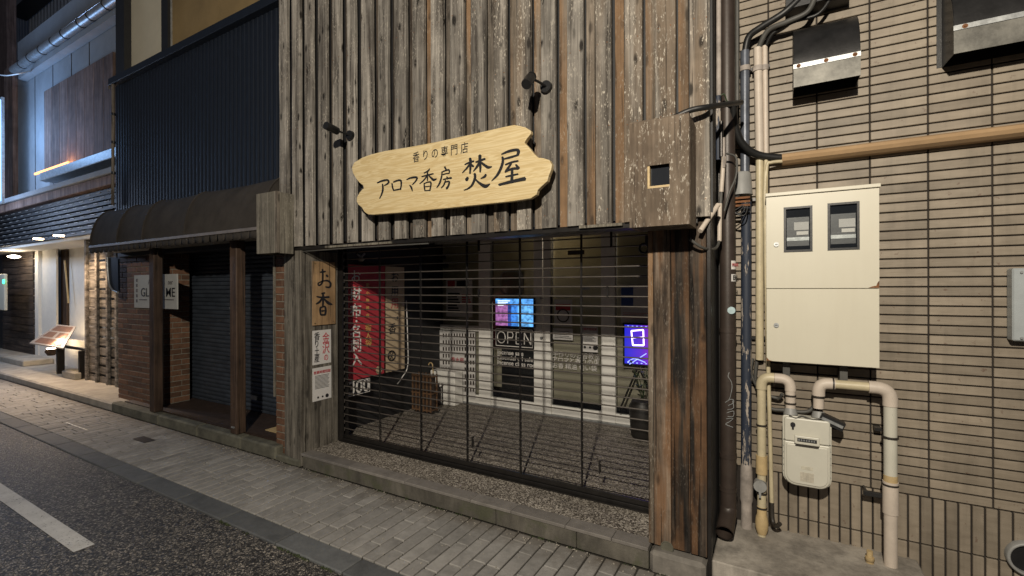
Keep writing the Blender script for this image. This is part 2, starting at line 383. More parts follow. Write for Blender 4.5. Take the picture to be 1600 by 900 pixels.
M['aggr'] = pebbledash()
def stained(name, a, b_, moss=None):
    m_, nt, b = mat(name); N = NT(nt); v = N.coord((1, 1, 1), 0)
    col = N.ramp(N.noise(v, 2.2, 8, .65, .6), [(.3, a), (.7, b_)])
    col = N.mix(.7, col, N.ramp(N.noise(N.coord((2, 2, .7), 0), 3.3, 6, .7), [(.35, .35), (.6, 1.1)]), 'MULTIPLY')
    if moss: col = N.mix(N.ramp(N.noise(v, 4, 5, .7), [(.5, 0.), (.62, .7)]), col, moss)
    N.l(col, b.inputs['Base Color']); b.inputs['Roughness'].default_value = .85; N.bump(b, N.noise(v, 55, 8, .7), .6, .006); return m_
M['slab'] = stained('stained_slab_concrete', (.17, .15, .125), (.46, .42, .365))
M['stepc'] = stained('dark_step_concrete', (.06, .054, .043), (.15, .136, .112), (.07, .074, .04))
def roadpaint():
    m_, nt, b = mat('worn_road_paint'); N = NT(nt); v = N.coord((1, 1, 1), 0)
    col = N.ramp(N.noise(v, 5, 8, .7), [(.3, (.40, .385, .36)), (.7, (.58, .565, .54))])
    ch = N.math('ADD', N.noise(v, 75, 4, .75), N.math('MULTIPLY', N.noise(v, 7, 3), .35))
    col = N.mix(N.ramp(ch, [(.795, 0.), (.82, 1.)]), col, (.06, .055, .05)); N.l(col, b.inputs['Base Color']); b.inputs['Roughness'].default_value = .7
    N.bump(b, N.noise(v, 80, 6, .7), .6, .004); return m_
M['paint'] = roadpaint()
def glass():
    m_, nt, b = mat('window_glass'); N = NT(nt); out = nt.nodes['Material Output']
    t = N.n('ShaderNodeBsdfTransparent'); g = N.n('ShaderNodeBsdfGlossy'); g.inputs['Roughness'].default_value = .03
    mx = N.n('ShaderNodeMixShader'); fr = N.n('ShaderNodeFresnel'); fr.inputs[0].default_value = 1.45
    t.inputs[0].default_value = (.92, .93, .93, 1)
    N.l(fr.outputs[0], mx.inputs[0]); N.l(t.outputs[0], mx.inputs[1]); N.l(g.outputs[0], mx.inputs[2]); N.l(mx.outputs[0], out.inputs[0]); nt.nodes.remove(b); return m_
M['glass'] = glass()
M['bluepipe'] = plain('grey_blue_pipe', (.10, .11, .135), .4, .3, .3)
def peeling():
    m_, nt, b = mat('peeling_navy_pipe'); N = NT(nt)
    f = N.ramp(N.noise(N.coord((14, 14, 3), 0), 1.5, 6, .7), [(.55, 0.), (.58, 1.)])
    col = N.mix(f, (.022, .030, .05), (.40, .35, .30)); N.l(col, b.inputs['Base Color']); b.inputs['Roughness'].default_value = .6; N.bump(b, f, .5, .003); return m_
M['peel'] = peeling()
M['mottled'] = plain('mottled_grey_pipe', (.33, .29, .26), .7, 0, .45, 9)

# ================================================================== SETTING
YS = 2.605; ZS = .12          # step front plane, step height
# road
t = thing('asphalt_road', (0, 0, 0), 'coarse dark asphalt road in the lower left', kind='structure')
g = MB(); g.quad((-60, -20, -.008), (40, -20, -.008), (40, 1.742, -.008), (-60, 1.742, -.008)); obj('road_surface', g, M['asphalt'], t)
g = MB(); g.quad((-9.2, 1.105, -.004), (-3.655, 1.10, -.004), (-3.655, 1.20, -.004), (-9.2, 1.205, -.004)); obj('painted_line', g, M['paint'], t, label='white painted line ending beside the kerb stones')
# bed under pavement and buildings
g = MB(); g.box(-60, 40, 1.742, 30, -.3, -.012); obj('ground', g, M['sand'], None, kind='structure')
# kerb stones
t = thing('kerb', (0, 1.82, 0), 'row of flat blue grey kerb stones between road and pavement', kind='structure')
kx0 = onZ(570, 871.25).x
src = obj('kerb_stone', mbox(kx0-.6+.005, kx0-.005, 1.745, 1.899, -.03, .004, b=.006), M['kerb'], t, at=(kx0-.3, 1.82, 0))
for i in range(-5, 34):
    if i: inst('kerb_stone', src, t, (kx0-.3-.6*i, 1.82, 0))
# paving bricks
pav = thing('pavement', (0, 2.2, 0), 'pavement of narrow grey bricks laid across the kerb', kind='structure')
srcs = {}
def paver_src(L):
    if L not in srcs:
        srcs[L] = mbox(-.0428, .0428, -L/2+.0035, L/2-.0035, -.04, 0, b=.004)
    return srcs[L]
meshes = {}
far = MB(); cnt = 0; y0, y1 = 1.907, 2.60
cols_ = []
x = .9; i = 0
while x > -17:
    lens = []; y = y0; first = random.choice((.10, .15, .2, .25, .30))
    while y < y1-.001:
        L = min(first if y == y0 else random.choice((.2, .3, .3, .3)), y1-y)
        if y1-(y+L) < .05: L = y1-y
        lens.append((y, round(L, 3))); y += L
    cols_.append((x, lens)); x -= .0955
for (x, lens) in cols_:
    for (y, L) in lens:
        z = random.uniform(-.0025, .0012)
        vis = -8.2 < x < -.35
        if vis and cnt < 299:
            if L not in meshes:
                o = obj('paving_brick', paver_src(L), M['paver'], pav, at=(0, 0, 0)); meshes[L] = o.data
            else:
                o = bpy.data.objects.new('paving_brick', meshes[L]); COL.objects.link(o); o.parent = pav
            o.location = Vector((x+random.uniform(-.0008, .0008), y+L/2, z))-pav.location
            o.rotation_euler = (random.uniform(-.004, .004), random.uniform(-.008, .008), random.uniform(-.004, .004)); cnt += 1
        else: far.box(x-.0428, x+.0428, y+.0035, y+L-.0035, -.04, z, b=.004)
obj('paving_bricks', far, M['paver'], pav, kind='stuff')
g = MB(); c_ = onZ(225, 687); g.box(c_.x-.13, c_.x+.13, c_.y-.05, c_.y+.05, .0005, .004); obj('drain_cover', g, M['blackm'], pav)
a_ = onZ(103, 661); g = MB(); g.box(a_.x-.02, a_.x+.6, a_.y-.0, a_.y+.012, .0005, .0035); obj('drain_edge', g, M['galv'], pav)

# entrance step and floor of the shop
t = thing('entrance_step', (-2.1, YS, 0), 'low concrete entrance step capped with pale stone under the grille', kind='structure')
g = MB()
for a, b in ((-3.60, -1.62), (-1.616, -1.05), (-1.046, -.62)): g.box(a, b, YS, 2.7, 0, ZS-.018, b=.004)
obj('step_face', g, M['stepc'], t)
xs = [-3.625, -3.02, -2.42, -1.82, -1.50, -1.12, -.83, -.62]
for a, b in zip(xs, xs[1:]):
    obj('cap_stone', mbox(a+.0015, b-.0015, YS-.006, YS+.105, ZS-.018, ZS+.003, b=.003), M['cap'], t, at=((a+b)/2, YS, ZS))
g = MB(); g.box(-3.9, -.36, YS+.108, 4.9, 0, ZS); obj('aggregate_floor', g, M['aggr'], t)
a_ = onZ(605, 688, ZS); g = MB()
for k in range(2): g.box(a_.x-.0, a_.x+.32, a_.y+.05+.11*k, a_.y+.055+.11*k, ZS+.0005, ZS+.004)
for k in range(2): g.box(a_.x+.32*k, a_.x+.32*k+.006, a_.y+.05, a_.y+.165, ZS+.0005, ZS+.0038)
obj('floor_hatch', g, M['blackm'], t)
# rough stone under the right pillar
g = MB(); g.box(-.615, -.325, 2.60, 2.95, -.02, ZS-.008, b=.02); obj('base_stone', g, M['concrete'], t)
# concrete slab under the pipes
g = MB(); g.box(-.300, .645, 2.655, 3.24, -.02, ZS, b=.006); tag(obj('concrete_slab', g, M['slab'], None, at=(.17, 2.66, 0)), 'stained concrete slab under the gas pipes', kind='structure')
g = MB(); g.box(-.300, 3, 2.60, 2.648, -.02, .045, b=.004); g.box(.652, 3, 2.66, 3.24, -.02, .02, b=.004)
tag(obj('ground_edging', g, M['concrete'], None, at=(1, 2.6, 0)), kind='structure')

# ================================================================== TIMBER SHOP
YP = 2.60
shop = thing('timber_shop_building', (-2.1, 2.65, 0), 'narrow shop front clad in weathered vertical timber boards', 'building')
ZB, ZT = 1.94, 4.9
X0 = -3.905; PW = .1752
obj('backing_wall', mbox(-3.92, -.29, 2.66, 2.80, ZB+.02, ZT), M['black_wood'], shop)
def warped_board(w_, h_, d_, amp=.0025, seg=9):
    g_ = MB(); n = seg
    for k in range(n):
        pass
    vs = []; 
    for k in range(n+1):
        z = h_*k/n; a = random.uniform(-amp, amp); b = random.uniform(-amp, amp)
        vs += [(-w_/2+a, d_, z), (-w_/2+a, .003, z), (-w_/2+a+.003, 0, z), (w_/2+b-.003, 0, z), (w_/2+b, .003, z), (w_/2+b, d_, z)]
    fs = []
    for k in range(n):
        for j in range(5): fs.append((k*6+j, k*6+j+1, (k+1)*6+j+1, (k+1)*6+j))
    fs.append((5, 4, 3, 2, 1, 0)); fs.append(tuple(n*6+j for j in range(6)))
    g_.add(vs, fs); return g_
for k in range(21):
    xc = X0+PW*k+.055
    wdt = .106+random.uniform(-.014, .012)
    mt = M['grey'] if k < 13 else random.choice((M['grey'], M['flecky'], M['flecky']))
    gb = warped_board(wdt, ZT-ZB, .028)
    gb.v = [(v[0]+xc, v[1]+YP+random.uniform(0, .0), v[2]+ZB+random.uniform(-.004, .004)*0) for v in gb.v]
    o = obj('wall_board', gb, mt, shop, at=(xc, YP, ZB)); o.rotation_euler = (0, random.uniform(-.0022, .0022), 0)
    if k < 20:   # recessed board between
        xr = xc+PW/2; mt = M['recess'] if k < 9 else (M['greyb'] if k in (10, 12) else M['brownb'])
        dd = .034 if k > 8 else .042; obj('recessed_board', mbox(xr-.0245+(.006 if k < 8 else 0), xr+.027, YP+dd, YP+dd+.02, ZB+.003, ZT), mt, shop, at=(xr, YP, ZB))
g = MB()
for k in range(21):
    for zz in (2.02, 2.5, 2.98, 3.46, 3.94):
        for dx in (-.03, .03):
            xn = X0+PW*k+.055+dx+random.uniform(-.006, .006); zn = zz+random.uniform(-.012, .012); g.box(xn-.0025, xn+.0025, YP-.0015, YP+.002, zn-.0025, zn+.0025)
obj('nail_heads', g, M['rust'], shop, kind='stuff')
# lintel and strip under the boards
obj('lintel', mbox(-3.88, -.36, YP+.02, YP+.14, ZB-.032, ZB-.001, b=.002), M['rail'], shop)
g = MB(); g.tube([(-3.62, YP+.03, ZB-.045), (-3.0, YP+.02, ZB-.042), (-2.2, YP+.03, ZB-.046)], .006, 6); obj('trim_strip', g, M['cableg'], shop)
g = MB(); g.box(-3.30, -2.55, YP+.005, YP+.019, ZB-.03, ZB-.014); obj('pale_batten', g, M['lboxw'], shop); obj('pale_batten', mbox(-1.02, -.76, YP-.004, YP+.019, ZB-.018, ZB-.002), M['lboxw'], shop)
# left pillar: front boards and jamb
obj('pillar_board', mbox(-3.885, -3.762, 2.625, 2.66, .02, 1.905, b=.003), M['jamb'], shop, at=(-3.82, 2.63, .0))
obj('pillar_board', mbox(-3.758, -3.632, 2.615, 2.66, -.0, 1.905, b=.003), M['jamb'], shop, at=(-3.69, 2.63, .0))
for j, (a, b) in enumerate(((2.665, 2.80), (2.803, 2.93), (2.933, 3.0))):
    obj('jamb_board', mbox(-3.70, -3.622, a, b, .03, 1.905, b=.002), M['jamb'], shop, at=(-3.65, a, 0))
obj('pillar_core', mbox(-3.88, -3.702, 2.66, 3.1, .0, 1.95), M['black_wood'], shop)
# right pillar of three boards + edge strip
yb = 2.650
px_edges = [1012, 1021, 1048, 1078, 1108]
xe = [onY(p, 600, yb).x for p in px_edges]
xe[-1] = -.322
mats_ = [M['brownb'], M['pillar'], M['pillard'], M['pillard']]
for k in range(4):
    d = (.004, 0, .006, .002)[k]
    gb = warped_board(xe[k+1]-xe[k]-.003, 1.80, .04, .0012, 8)
    gb.v = [(v[0]+(xe[k]+xe[k+1])/2, v[1]+yb+d, v[2]+ZS+.008) for v in gb.v]
    obj('pillar_board', gb, mats_[k], shop, at=((xe[k]+xe[k+1])/2, yb, ZS))
obj('pillar_edge', mbox(-.320, -.300, yb+.002, yb+.035, .02, 4.7, b=.002), M['rail'], shop)
obj('pillar_core', mbox(xe[0]+.01, -.322, yb+.042, 2.95, ZS+.001, 1.93), M['black_wood'], shop)
a_ = onY(1042, 856, 2.64); g = MB(); g.tube([(a_.x+.032*math.cos(u), 2.643, a_.z+.032*math.sin(u)) for u in [k*math.pi/10 for k in range(21)]], .003, 6, False); g.tube([(a_.x, 2.66, a_.z), (a_.x, 2.644, a_.z)], .030, 16); obj('drain_pipe_end', g, M['curbc'], shop)
# right side wall of the shop (towards the gap)
obj('side_wall', mbox(-.322, -.305, 2.70, 3.19, .10, 4.9), M['black_wood'], shop)
# alcove
M['soff'] = plain('pale_soffit_board', (.48, .46, .44), .7)
obj('alcove_ceiling', mbox(-3.9, -.4, 2.80, 4.95, 2.24, 2.30), M['soff'], shop)
obj('alcove_wall', mbox(-3.90, -3.80, 3.1, 4.95, ZS, 2.24), M['black_wood'], shop)
obj('alcove_wall', mbox(-.55, -.45, 2.96, 4.95, ZS, 2.24), M['blind'], shop)
obj('alcove_beam', mbox(-3.8, -.55, 4.66, 4.74, 2.13, 2.235), M['soff'], shop)
obj('room_back', mbox(-3.9, -.4, 5.6, 5.7, ZS, 2.5), M['black_wood'], shop)
obj('pelmet', mbox(-3.7, -.55, 2.80, 2.98, 1.96, 2.10), M['black_wood'], shop)

# boxed duct on the left pillar
g = MB()
t = thing('timber_duct_box', (-3.84, 2.435, 1.875), 'pale grey timber boxing at the top of the left pillar beside the awning', 'timber box')
obj('front_board', mbox(-3.99, -3.70, 2.435, 2.465, 1.875, 2.405, b=.002), M['lboxw'], t, at=(-3.84, 2.43, 1.87))
obj('corner_strip', mbox(-3.718, -3.694, 2.430, 2.462, 1.876, 2.404, b=.002), M['greyb'], t, at=(-3.7, 2.43, 1.87))
obj('side_board', mbox(-3.728, -3.697, 2.466, 2.597, 1.873, 2.40, b=.002), M['lboxw'], t, at=(-3.7, 2.5, 1.87))
obj('side_board', mbox(-3.99, -3.965, 2.466, 2.75, 1.875, 2.40, b=.002), M['lboxw'], t, at=(-3.98, 2.5, 1.87))
obj('top_board', mbox(-3.96, -3.73, 2.467, 2.595, 2.375, 2.398), M['greyb'], t)

# wooden meter cabinet over the right pillar
t = thing('wooden_meter_cabinet', (-.50, 2.38, 1.88), 'dark flecked wooden cabinet with a small square window over the right pillar', 'cabinet')
bx0, bx1, by0 = -.658, -.366, 2.385
cz0, cz1 = 1.878, 2.415
wx0, wx1 = onY(1011, 270, by0).x, onY(1046, 270, by0).x; wz0, wz1 = onY(1030, 293, by0).z, onY(1030, 257, by0).z
g = MB()
for (a, b, c, d) in ((bx0, wx0, cz0, cz1), (wx1, bx1, cz0, cz1), (wx0, wx1, cz0, wz0), (wx0, wx1, wz1, cz1)): g.box(a, b, by0, by0+.015, c, d)
obj('front_panel', g, M['boxw'], t, at=(-.51, by0, 1.9))
obj('side_panel', mbox(bx1-.018, bx1+.001, by0+.0155, 2.597, cz0, cz1-.002), M['boxw'], t, at=(bx1, 2.5, 1.9))
obj('side_panel', mbox(bx0, bx0+.018, by0+.0155, 2.597, cz0, cz1-.002), M['boxw'], t, at=(bx0, 2.5, 1.9))
obj('bottom_panel', mbox(bx0+.02, bx1-.02, by0+.016, 2.597, cz0+.001, cz0+.018), M['greyb'], t)
obj('top_panel', mbox(bx0+.001, bx1-.001, by0+.001, 2.597, cz1, cz1+.006), M['boxw'], t)
obj('inner_back', mbox(bx0+.02, bx1-.02, by0+.10, by0+.11, cz0+.02, cz1-.02), M['glassd'], t)
g = MB(); e = .012
g.box(wx0+.001, wx0+e, by0+.004, by0+.05, wz0+.001, wz1-.001); g.box(wx0+e, wx1-.001, by0+.004, by0+.05, wz0+.001, wz0+e); obj('window_frame', g, M['tapey'], t)
obj('window_pane', mbox(wx0+e, wx1-.001, by0+.03, by0+.034, wz0+e, wz1), M['glassd'], t)

# ---------------------------------------------------------------- carved sign board
YSN = 2.49
outline = [(553, 254), (549.5, 262), (551, 270), (556, 279), (562, 286), (567, 289.5), (568, 294), (562, 300), (557.5, 308), (557, 315), (560, 320), (565, 324), (569, 331), (575, 335), (583, 335.5), (640, 331), (720, 323), (800, 314.5), (829, 310), (838, 304), (840, 297), (846, 291), (855, 283), (857, 275), (861, 265), (862, 257), (858, 250), (849, 247), (840, 246), (834, 240), (825, 229), (819, 223), (822, 218), (829, 209), (829, 204), (821, 199), (812, 196.5), (803, 195), (790, 197.5), (740, 209), (680, 222), (640, 229.5), (600, 236), (580, 241), (566, 246)]
pts = [onY(x, y, YSN) for x, y in outline]
sign = thing('carved_shop_sign', tuple(onY(705, 330, YSN)), 'long pale pine sign board with wavy ends and brushed black Japanese lettering', 'sign')
g = MB(); g.prism([(p.x, p.z) for p in pts], 'Y', YSN, YSN+.035)
sb = obj('sign_board', g, M['pine'], sign)
bv = sb.modifiers.new('bevel', 'BEVEL'); bv.width = .004; bv.segments = 2; bv.limit_method = 'ANGLE'; bv.angle_limit = .9
g = MB()
for xx in (-2.4, -1.7): g.box(xx-.03, xx+.03, YSN+.036, YP-.001, 2.2, 2.32)
obj('mounting_block', g, M['blackm'], sign)
def brush(name, strokes, mat_, parent, conv, pscale=1.):
    """brush strokes: list of point lists (x, y, width) in tracing units -> flat rounded ribbons"""
    g_ = MB(); lvl = 0
    for s_ in strokes:
        P = [Vector((p[0], p[1], p[2])) for p in s_]
        P = smoothcurve(P, 5) if len(P) > 2 else [P[0].lerp(P[1], k/4) for k in range(5)]
        L, R = [], []
        for i, p in enumerate(P):
            d = Vector((P[min(i+1, len(P)-1)].x-P[max(i-1, 0)].x, P[min(i+1, len(P)-1)].y-P[max(i-1, 0)].y)); d = d.normalized() if d.length else Vector((1, 0))
            n_ = Vector((-d.y, d.x)); w_ = max(p.z, .5)*.5*pscale
            L.append((p.x+n_.x*w_, p.y+n_.y*w_)); R.append((p.x-n_.x*w_, p.y-n_.y*w_))
        d0 = (P[0].xy-P[1].xy).normalized()*P[0].z*.35*pscale; d1 = (P[-1].xy-P[-2].xy).normalized()*P[-1].z*.35*pscale
        lvl += 1; off = .0006+.00012*lvl
        rim = [(P[0].x+d0.x, P[0].y+d0.y)]; rim2 = [(P[-1].x+d1.x, P[-1].y+d1.y)]
        vs = [conv(*rim[0], off)]+[q for a_, b_ in zip(L, R) for q in (conv(*a_, off), conv(*b_, off))]+[conv(*rim2[0], off)]
        n = len(L); fs = [(0, 1, 2)]+[(1+2*i, 3+2*i, 4+2*i, 2+2*i) for i in range(n-1)]+[(2*n-1, 2*n+1, 2*n)]
        g_.add(vs, fs)
    return obj(name, g_, mat_, parent)
def cv1(x, y, off): return tuple(onY(710+x/10, 220+y/10, YSN)+Vector((0, -off-.001, 0)))
fun = [[(165, 372, 22), (230, 342, 30), (305, 318, 30)], [(247, 275, 44), (255, 330, 42), (252, 430, 34), (245, 512, 28)], [(240, 370, 34), (190, 435, 28), (128, 500, 16)], [(265, 375, 34), (300, 402, 34)],
       [(335, 335, 24), (400, 312, 34), (480, 282, 34)], [(402, 228, 52), (400, 330, 46), (408, 410, 38), (405, 490, 26)], [(390, 350, 42), (345, 420, 34), (298, 478, 14)], [(420, 340, 34), (480, 385, 40), (530, 415, 46), (588, 405, 16)],
       [(212, 575, 42), (190, 615, 52)], [(495, 525, 30), (475, 560, 38), (415, 590, 14)], [(320, 515, 40), (325, 580, 40), (280, 690, 34), (220, 745, 26), (152, 772, 14)], [(335, 605, 26), (400, 665, 38), (485, 710, 58), (558, 675, 16)]]
ya = [[(740, 212, 20), (850, 165, 40), (970, 142, 44), (1005, 165, 52), (990, 225, 40)], [(775, 285, 24), (880, 258, 34), (1000, 222, 28)], [(755, 255, 36), (760, 330, 40), (725, 440, 42), (670, 540, 36), (585, 628, 12)],
      [(800, 375, 26), (900, 335, 30), (1000, 315, 26)], [(895, 350, 28), (840, 430, 36), (800, 485, 30)], [(795, 490, 22), (900, 440, 34), (1000, 432, 40)], [(965, 375, 30), (1010, 430, 44)],
      [(805, 562, 22), (900, 540, 28), (1000, 520, 22)], [(905, 450, 40), (905, 540, 44), (900, 620, 46)], [(700, 688, 34), (850, 650, 46), (1000, 615, 52), (1108, 592, 58)]]
brush('large_lettering', fun+ya, M['ink'], sign, cv1)
def cv2(x, y, off): return tuple(onY(580+x/11.43, 250+y/11.43, YSN)+Vector((0, -off-.001, 0)))
sm = [[(110, 410, 22), (200, 372, 34), (290, 358, 34), (315, 395, 34), (285, 430, 30), (235, 458, 18)], [(205, 430, 26), (212, 520, 34), (190, 610, 28), (152, 688, 18)],
      [(375, 420, 26), (385, 490, 28), (405, 545, 26)], [(400, 395, 26), (470, 368, 32), (530, 368, 36), (540, 440, 28), (525, 530, 24)], [(400, 545, 22), (470, 530, 26), (535, 515, 24)],
      [(635, 350, 18), (720, 318, 34), (810, 310, 38), (815, 350, 30), (760, 420, 22), (735, 440, 14)], [(690, 450, 18), (720, 490, 36), (738, 555, 16)],
      [(1048, 155, 16), (1020, 195, 26), (945, 235, 18)], [(905, 300, 20), (1010, 270, 28), (1115, 245, 22)], [(1010, 190, 24), (1008, 300, 26), (1008, 370, 20)], [(1000, 285, 24), (940, 365, 22), (870, 425, 18)], [(1025, 270, 18), (1080, 325, 36), (1120, 355, 44), (1172, 335, 16)],
      [(950, 415, 22), (955, 490, 26), (965, 550, 24)], [(955, 420, 18), (1010, 398, 22), (1070, 400, 28), (1065, 480, 26), (1050, 550, 24)], [(960, 478, 16), (1045, 468, 18)], [(965, 548, 16), (1048, 542, 18)],
      [(1318, 125, 36), (1345, 175, 26)], [(1260, 218, 18), (1330, 190, 24), (1395, 178, 28), (1400, 235, 20)], [(1285, 262, 18), (1340, 245, 20), (1398, 238, 18)], [(1270, 215, 22), (1262, 300, 26), (1225, 420, 30), (1175, 495, 14)],
      [(1290, 350, 18), (1370, 330, 24), (1438, 320, 34)], [(1360, 300, 26), (1362, 345, 22)], [(1335, 365, 24), (1300, 450, 24), (1255, 502, 14)], [(1330, 395, 18), (1400, 385, 28), (1385, 460, 32), (1350, 512, 36)]]
brush('small_lettering', sm, M['ink'], sign, cv2)
ctr = [(220, 388), (432, 340), (645, 300), (865, 262), (1085, 222), (1318, 180)]
for ch, (cx, cy) in zip('香りの専門店', ctr):
    p = onY(635+cx/14.55, 220+cy/14.55, YSN-.0012)
    text('lettering', ch, M['ink'], sign, p, (1, 0, .015), (0, 0, 1), .078, .005, depth=.0004, sx=.82)

# ---------------------------------------------------------------- two spotlights
def spotlight(base, head0, head1, lab):
    b_ = onY(base[0], base[1], YP-.002); h0 = onY(head0[0], head0[1], 2.44); h1 = onY(head1[0], head1[1], 2.38)
    t_ = thing('spotlight', tuple(b_), lab, 'spotlight', 'black spotlights on the timber boards')
    g_ = MB(); g_.tube([(b_.x, YP-.001, b_.z), (b_.x, YP-.028, b_.z)], .036, 20); obj('wall_plate', g_, M['blackm'], t_)
    g_ = MB(); g_.tube(smoothcurve([(b_.x, YP-.028, b_.z), (b_.x-.01, YP-.07, b_.z+.004), tuple(h0*.5+Vector((b_.x, YP-.07, b_.z))*.5), tuple(h0)], 4), .008, 8); obj('arm', g_, M['blackm'], t_)
    d = (h1-h0).normalized(); a = h0-d*.035; e = h0+d*.085
    g_ = MB(); g_.tube([a, a+d*.006, a+d*.03, a+d*.032, e], [.018, .024, .027, .030, .030], 18); obj('lamp_head', g_, M['blackm'], t_)
    g_ = MB()
    for k in range(4): g_.tube([a+d*(.008+.007*k), a+d*(.011+.007*k)], .0285, 16)
    obj('cooling_fin', g_, M['blackm'], t_)
spotlight((549, 212), (523, 203), (513, 198), 'black spotlight beyond the left end of the pine sign')
spotlight((855, 137), (829, 122), (822, 132), 'black spotlight above the right end of the pine sign')

# ---------------------------------------------------------------- signs on the left jamb (facing the entrance)
XJ = -3.621
def jquad(px, X=XJ): return [onX(x, y, X) for x, y in px]
def jpanel(name, label, cat, tl, br, mat_, th=.006):
    a = onX(tl[0], tl[1], XJ); b = onX(br[0], br[1], XJ)
    t_ = thing(name, (XJ, a.y, b.z), label, cat)
    return t_, a.y, b.y, b.z, a.z
t, ya_, yb_, za_, zb_ = jpanel('incense_plaque', 'tan wooden plaque with brushed black Japanese characters on the left pillar', 'sign', (487, 408), (523, 506), None)
g = MB(); g.box(XJ, XJ+.014, ya_, yb_, za_, zb_, b=.003); obj('plaque_board', g, M['tapewood'], t)
for yy in (ya_+.02, yb_-.025):
    for zz in (za_+.02, zb_-.02):
        g = MB(); g.tube([(XJ+.013, yy, zz), (XJ+.018, yy, zz)], .006, 8); obj('screw', g, M['brass'], t)
def cvj(sx0, sy0, k, X):
    def f(x, y, off): return tuple(onX(sx0+x/k, sy0+y/k, X)+Vector((off, 0, 0)))
    return f
oko = [[(150, 190, 14), (185, 185, 24), (215, 180, 14)], [(178, 155, 20), (182, 230, 20), (175, 310, 20), (140, 345, 18), (128, 320, 16), (180, 295, 14), (240, 290, 22), (272, 320, 24), (262, 365, 22), (215, 362, 16)], [(225, 225, 26), (240, 242, 22)],
       [(170, 440, 22), (205, 432, 18)], [(110, 475, 16), (170, 485, 22), (255, 480, 24)], [(185, 450, 22), (185, 520, 24), (182, 590, 18)], [(170, 500, 20), (140, 540, 24), (103, 562, 14)], [(200, 505, 18), (245, 550, 34), (292, 568, 12)],
       [(155, 600, 20), (150, 640, 22), (158, 690, 20)], [(160, 602, 16), (205, 592, 20), (215, 640, 24), (208, 690, 22)], [(168, 645, 22), (200, 640, 14)], [(160, 690, 20), (210, 688, 20)]]
brush('brushed_characters', oko, M['ink'], t, cvj(480, 400, 7.5, XJ+.016))
t, ya_, yb_, za_, zb_ = jpanel('souvenir_notice', 'white paper notice with red and blue Japanese characters below the tan plaque', 'notice', (488, 517), (517, 566), None)
obj('paper', mbox(XJ, XJ+.003, ya_, yb_, za_, zb_), M['paperw'], t)
for ch, px, py, mt, s_ in (('金', 509.3, 529, 'redtxt', .105), ('沢', 509.3, 545, 'redtxt', .11), ('の', 509.5, 559, 'redtxt', .07), ('香', 495.3, 526.5, 'ink', .08), ('り', 494.8, 538, 'ink', .075), ('土', 495.2, 550, 'ink', .075), ('産', 495.2, 561, 'ink', .075)):
    text('lettering', ch, M[mt], t, onX(px, py, XJ+.0045), (0, 1, 0), (0, 0, 1), s_, .006, sx=.75)
t, ya_, yb_, za_, zb_ = jpanel('rules_notice', 'white paper notice with lines of small print, lowest on the left pillar', 'notice', (488, 576), (517.5, 621), None)
obj('paper', mbox(XJ, XJ+.003, ya_, yb_, za_, zb_), M['paperw'], t)
W_ = yb_-ya_; Hh = zb_-za_
text('heading', '営業時間短縮', M['redtxt'], t, (XJ+.0045, (ya_+yb_)/2, zb_-.045), (0, 1, 0), (0, 0, 1), W_/6.6, .01)
g = MB()
for k in range(11): g.box(XJ+.003, XJ+.0045, ya_+W_*.12, yb_-W_*(.12+.03*(k % 3)), zb_-.075-k*.0115, zb_-.0715-k*.0115)
for k in range(3): g.tube([(XJ+.003, ya_+W_*(.28+.24*k), za_+.03), (XJ+.0045, ya_+W_*(.28+.24*k), za_+.03)], (.010, .009, .018)[k], 12)
obj('printed_lines', g, M['ink'], t)

# ---------------------------------------------------------------- roller grille
YG = 3.04
gr = thing('roller_grille', (-2.1, YG, ZS), 'closed dark steel roller grille of thin horizontal bars across the shop entrance', 'shutter')
gx0, gx1 = -3.60, -.57
g = MB(); g.tube([(gx0, YG, 0), (gx1, YG, 0)], .0052, 8)
z = 1.9+.067*1; bars = []
zb0 = onY(700, 380+325/7.5, YG).z
zz = zb0+.067*3
src = None
while zz > ZS+.09:
    if src is None: g.v = [(v[0], v[1], v[2]+zz) for v in g.v]; src = obj('grille_bar', g, M['bar'], gr, at=((gx0+gx1)/2, YG, zz))
    else: inst('grille_bar', src, gr, ((gx0+gx1)/2, YG, zz))
    bars.append(zz); zz -= .067
ups = [-3.111, -2.630, -2.150, -1.666, -1.178, -.69]
def upright(x_, za, zb, w_=.009):
    g_ = MB(); k = za
    g_.box(x_-w_, x_+w_, YG-.0085, YG-.0062, za, zb)
    g_.box(x_-w_, x_+w_, YG+.0062, YG+.0085, za, zb)
    for b_ in bars:
        if za < b_ < zb: g_.tube([(x_, YG-.011, b_), (x_, YG+.011, b_)], .005, 6)
    return g_
for k, xu in enumerate(ups): obj('upright_link', upright(xu, ZS+.06, bars[0]+.03, .0055), M['rail'], gr)
for xu, za, zb in ((-2.036, 1.86, 2.0), (-.964, 1.84, 2.0), (-2.10, .30, .385), (-1.05, .30, .385), (-2.036, 1.50, 1.56), (-.99, 1.50, 1.58)): obj('short_link', upright(xu, za, zb, .006), M['rail'], gr)
g = MB(); g.box(gx0, gx1, YG-.025, YG+.02, ZS+.002, ZS+.028, b=.003); g.box(gx0, gx1, YG-.012, YG+.012, ZS+.0285, ZS+.062, b=.003); g.box(gx0, gx1, YG-.05, YG-.027, ZS+.001, ZS+.010); obj('bottom_rail', g, M['rail'], gr)
g = MB(); g.box(-3.622, -3.565, YG-.035, YG-.02, ZS, 1.96); g.box(-3.622, -3.612, YG-.0195, YG+.02, ZS, 1.96); g.box(-3.622, -3.565, YG+.0205, YG+.035, ZS, 1.96); obj('guide_rail', g, M['rail'], gr)
g = MB()
for b_ in bars: g.box(-3.60, -3.572, YG-.018, YG-.002, b_-.022, b_+.012)
obj('guide_clips', g, M['bar'], gr, kind='stuff')
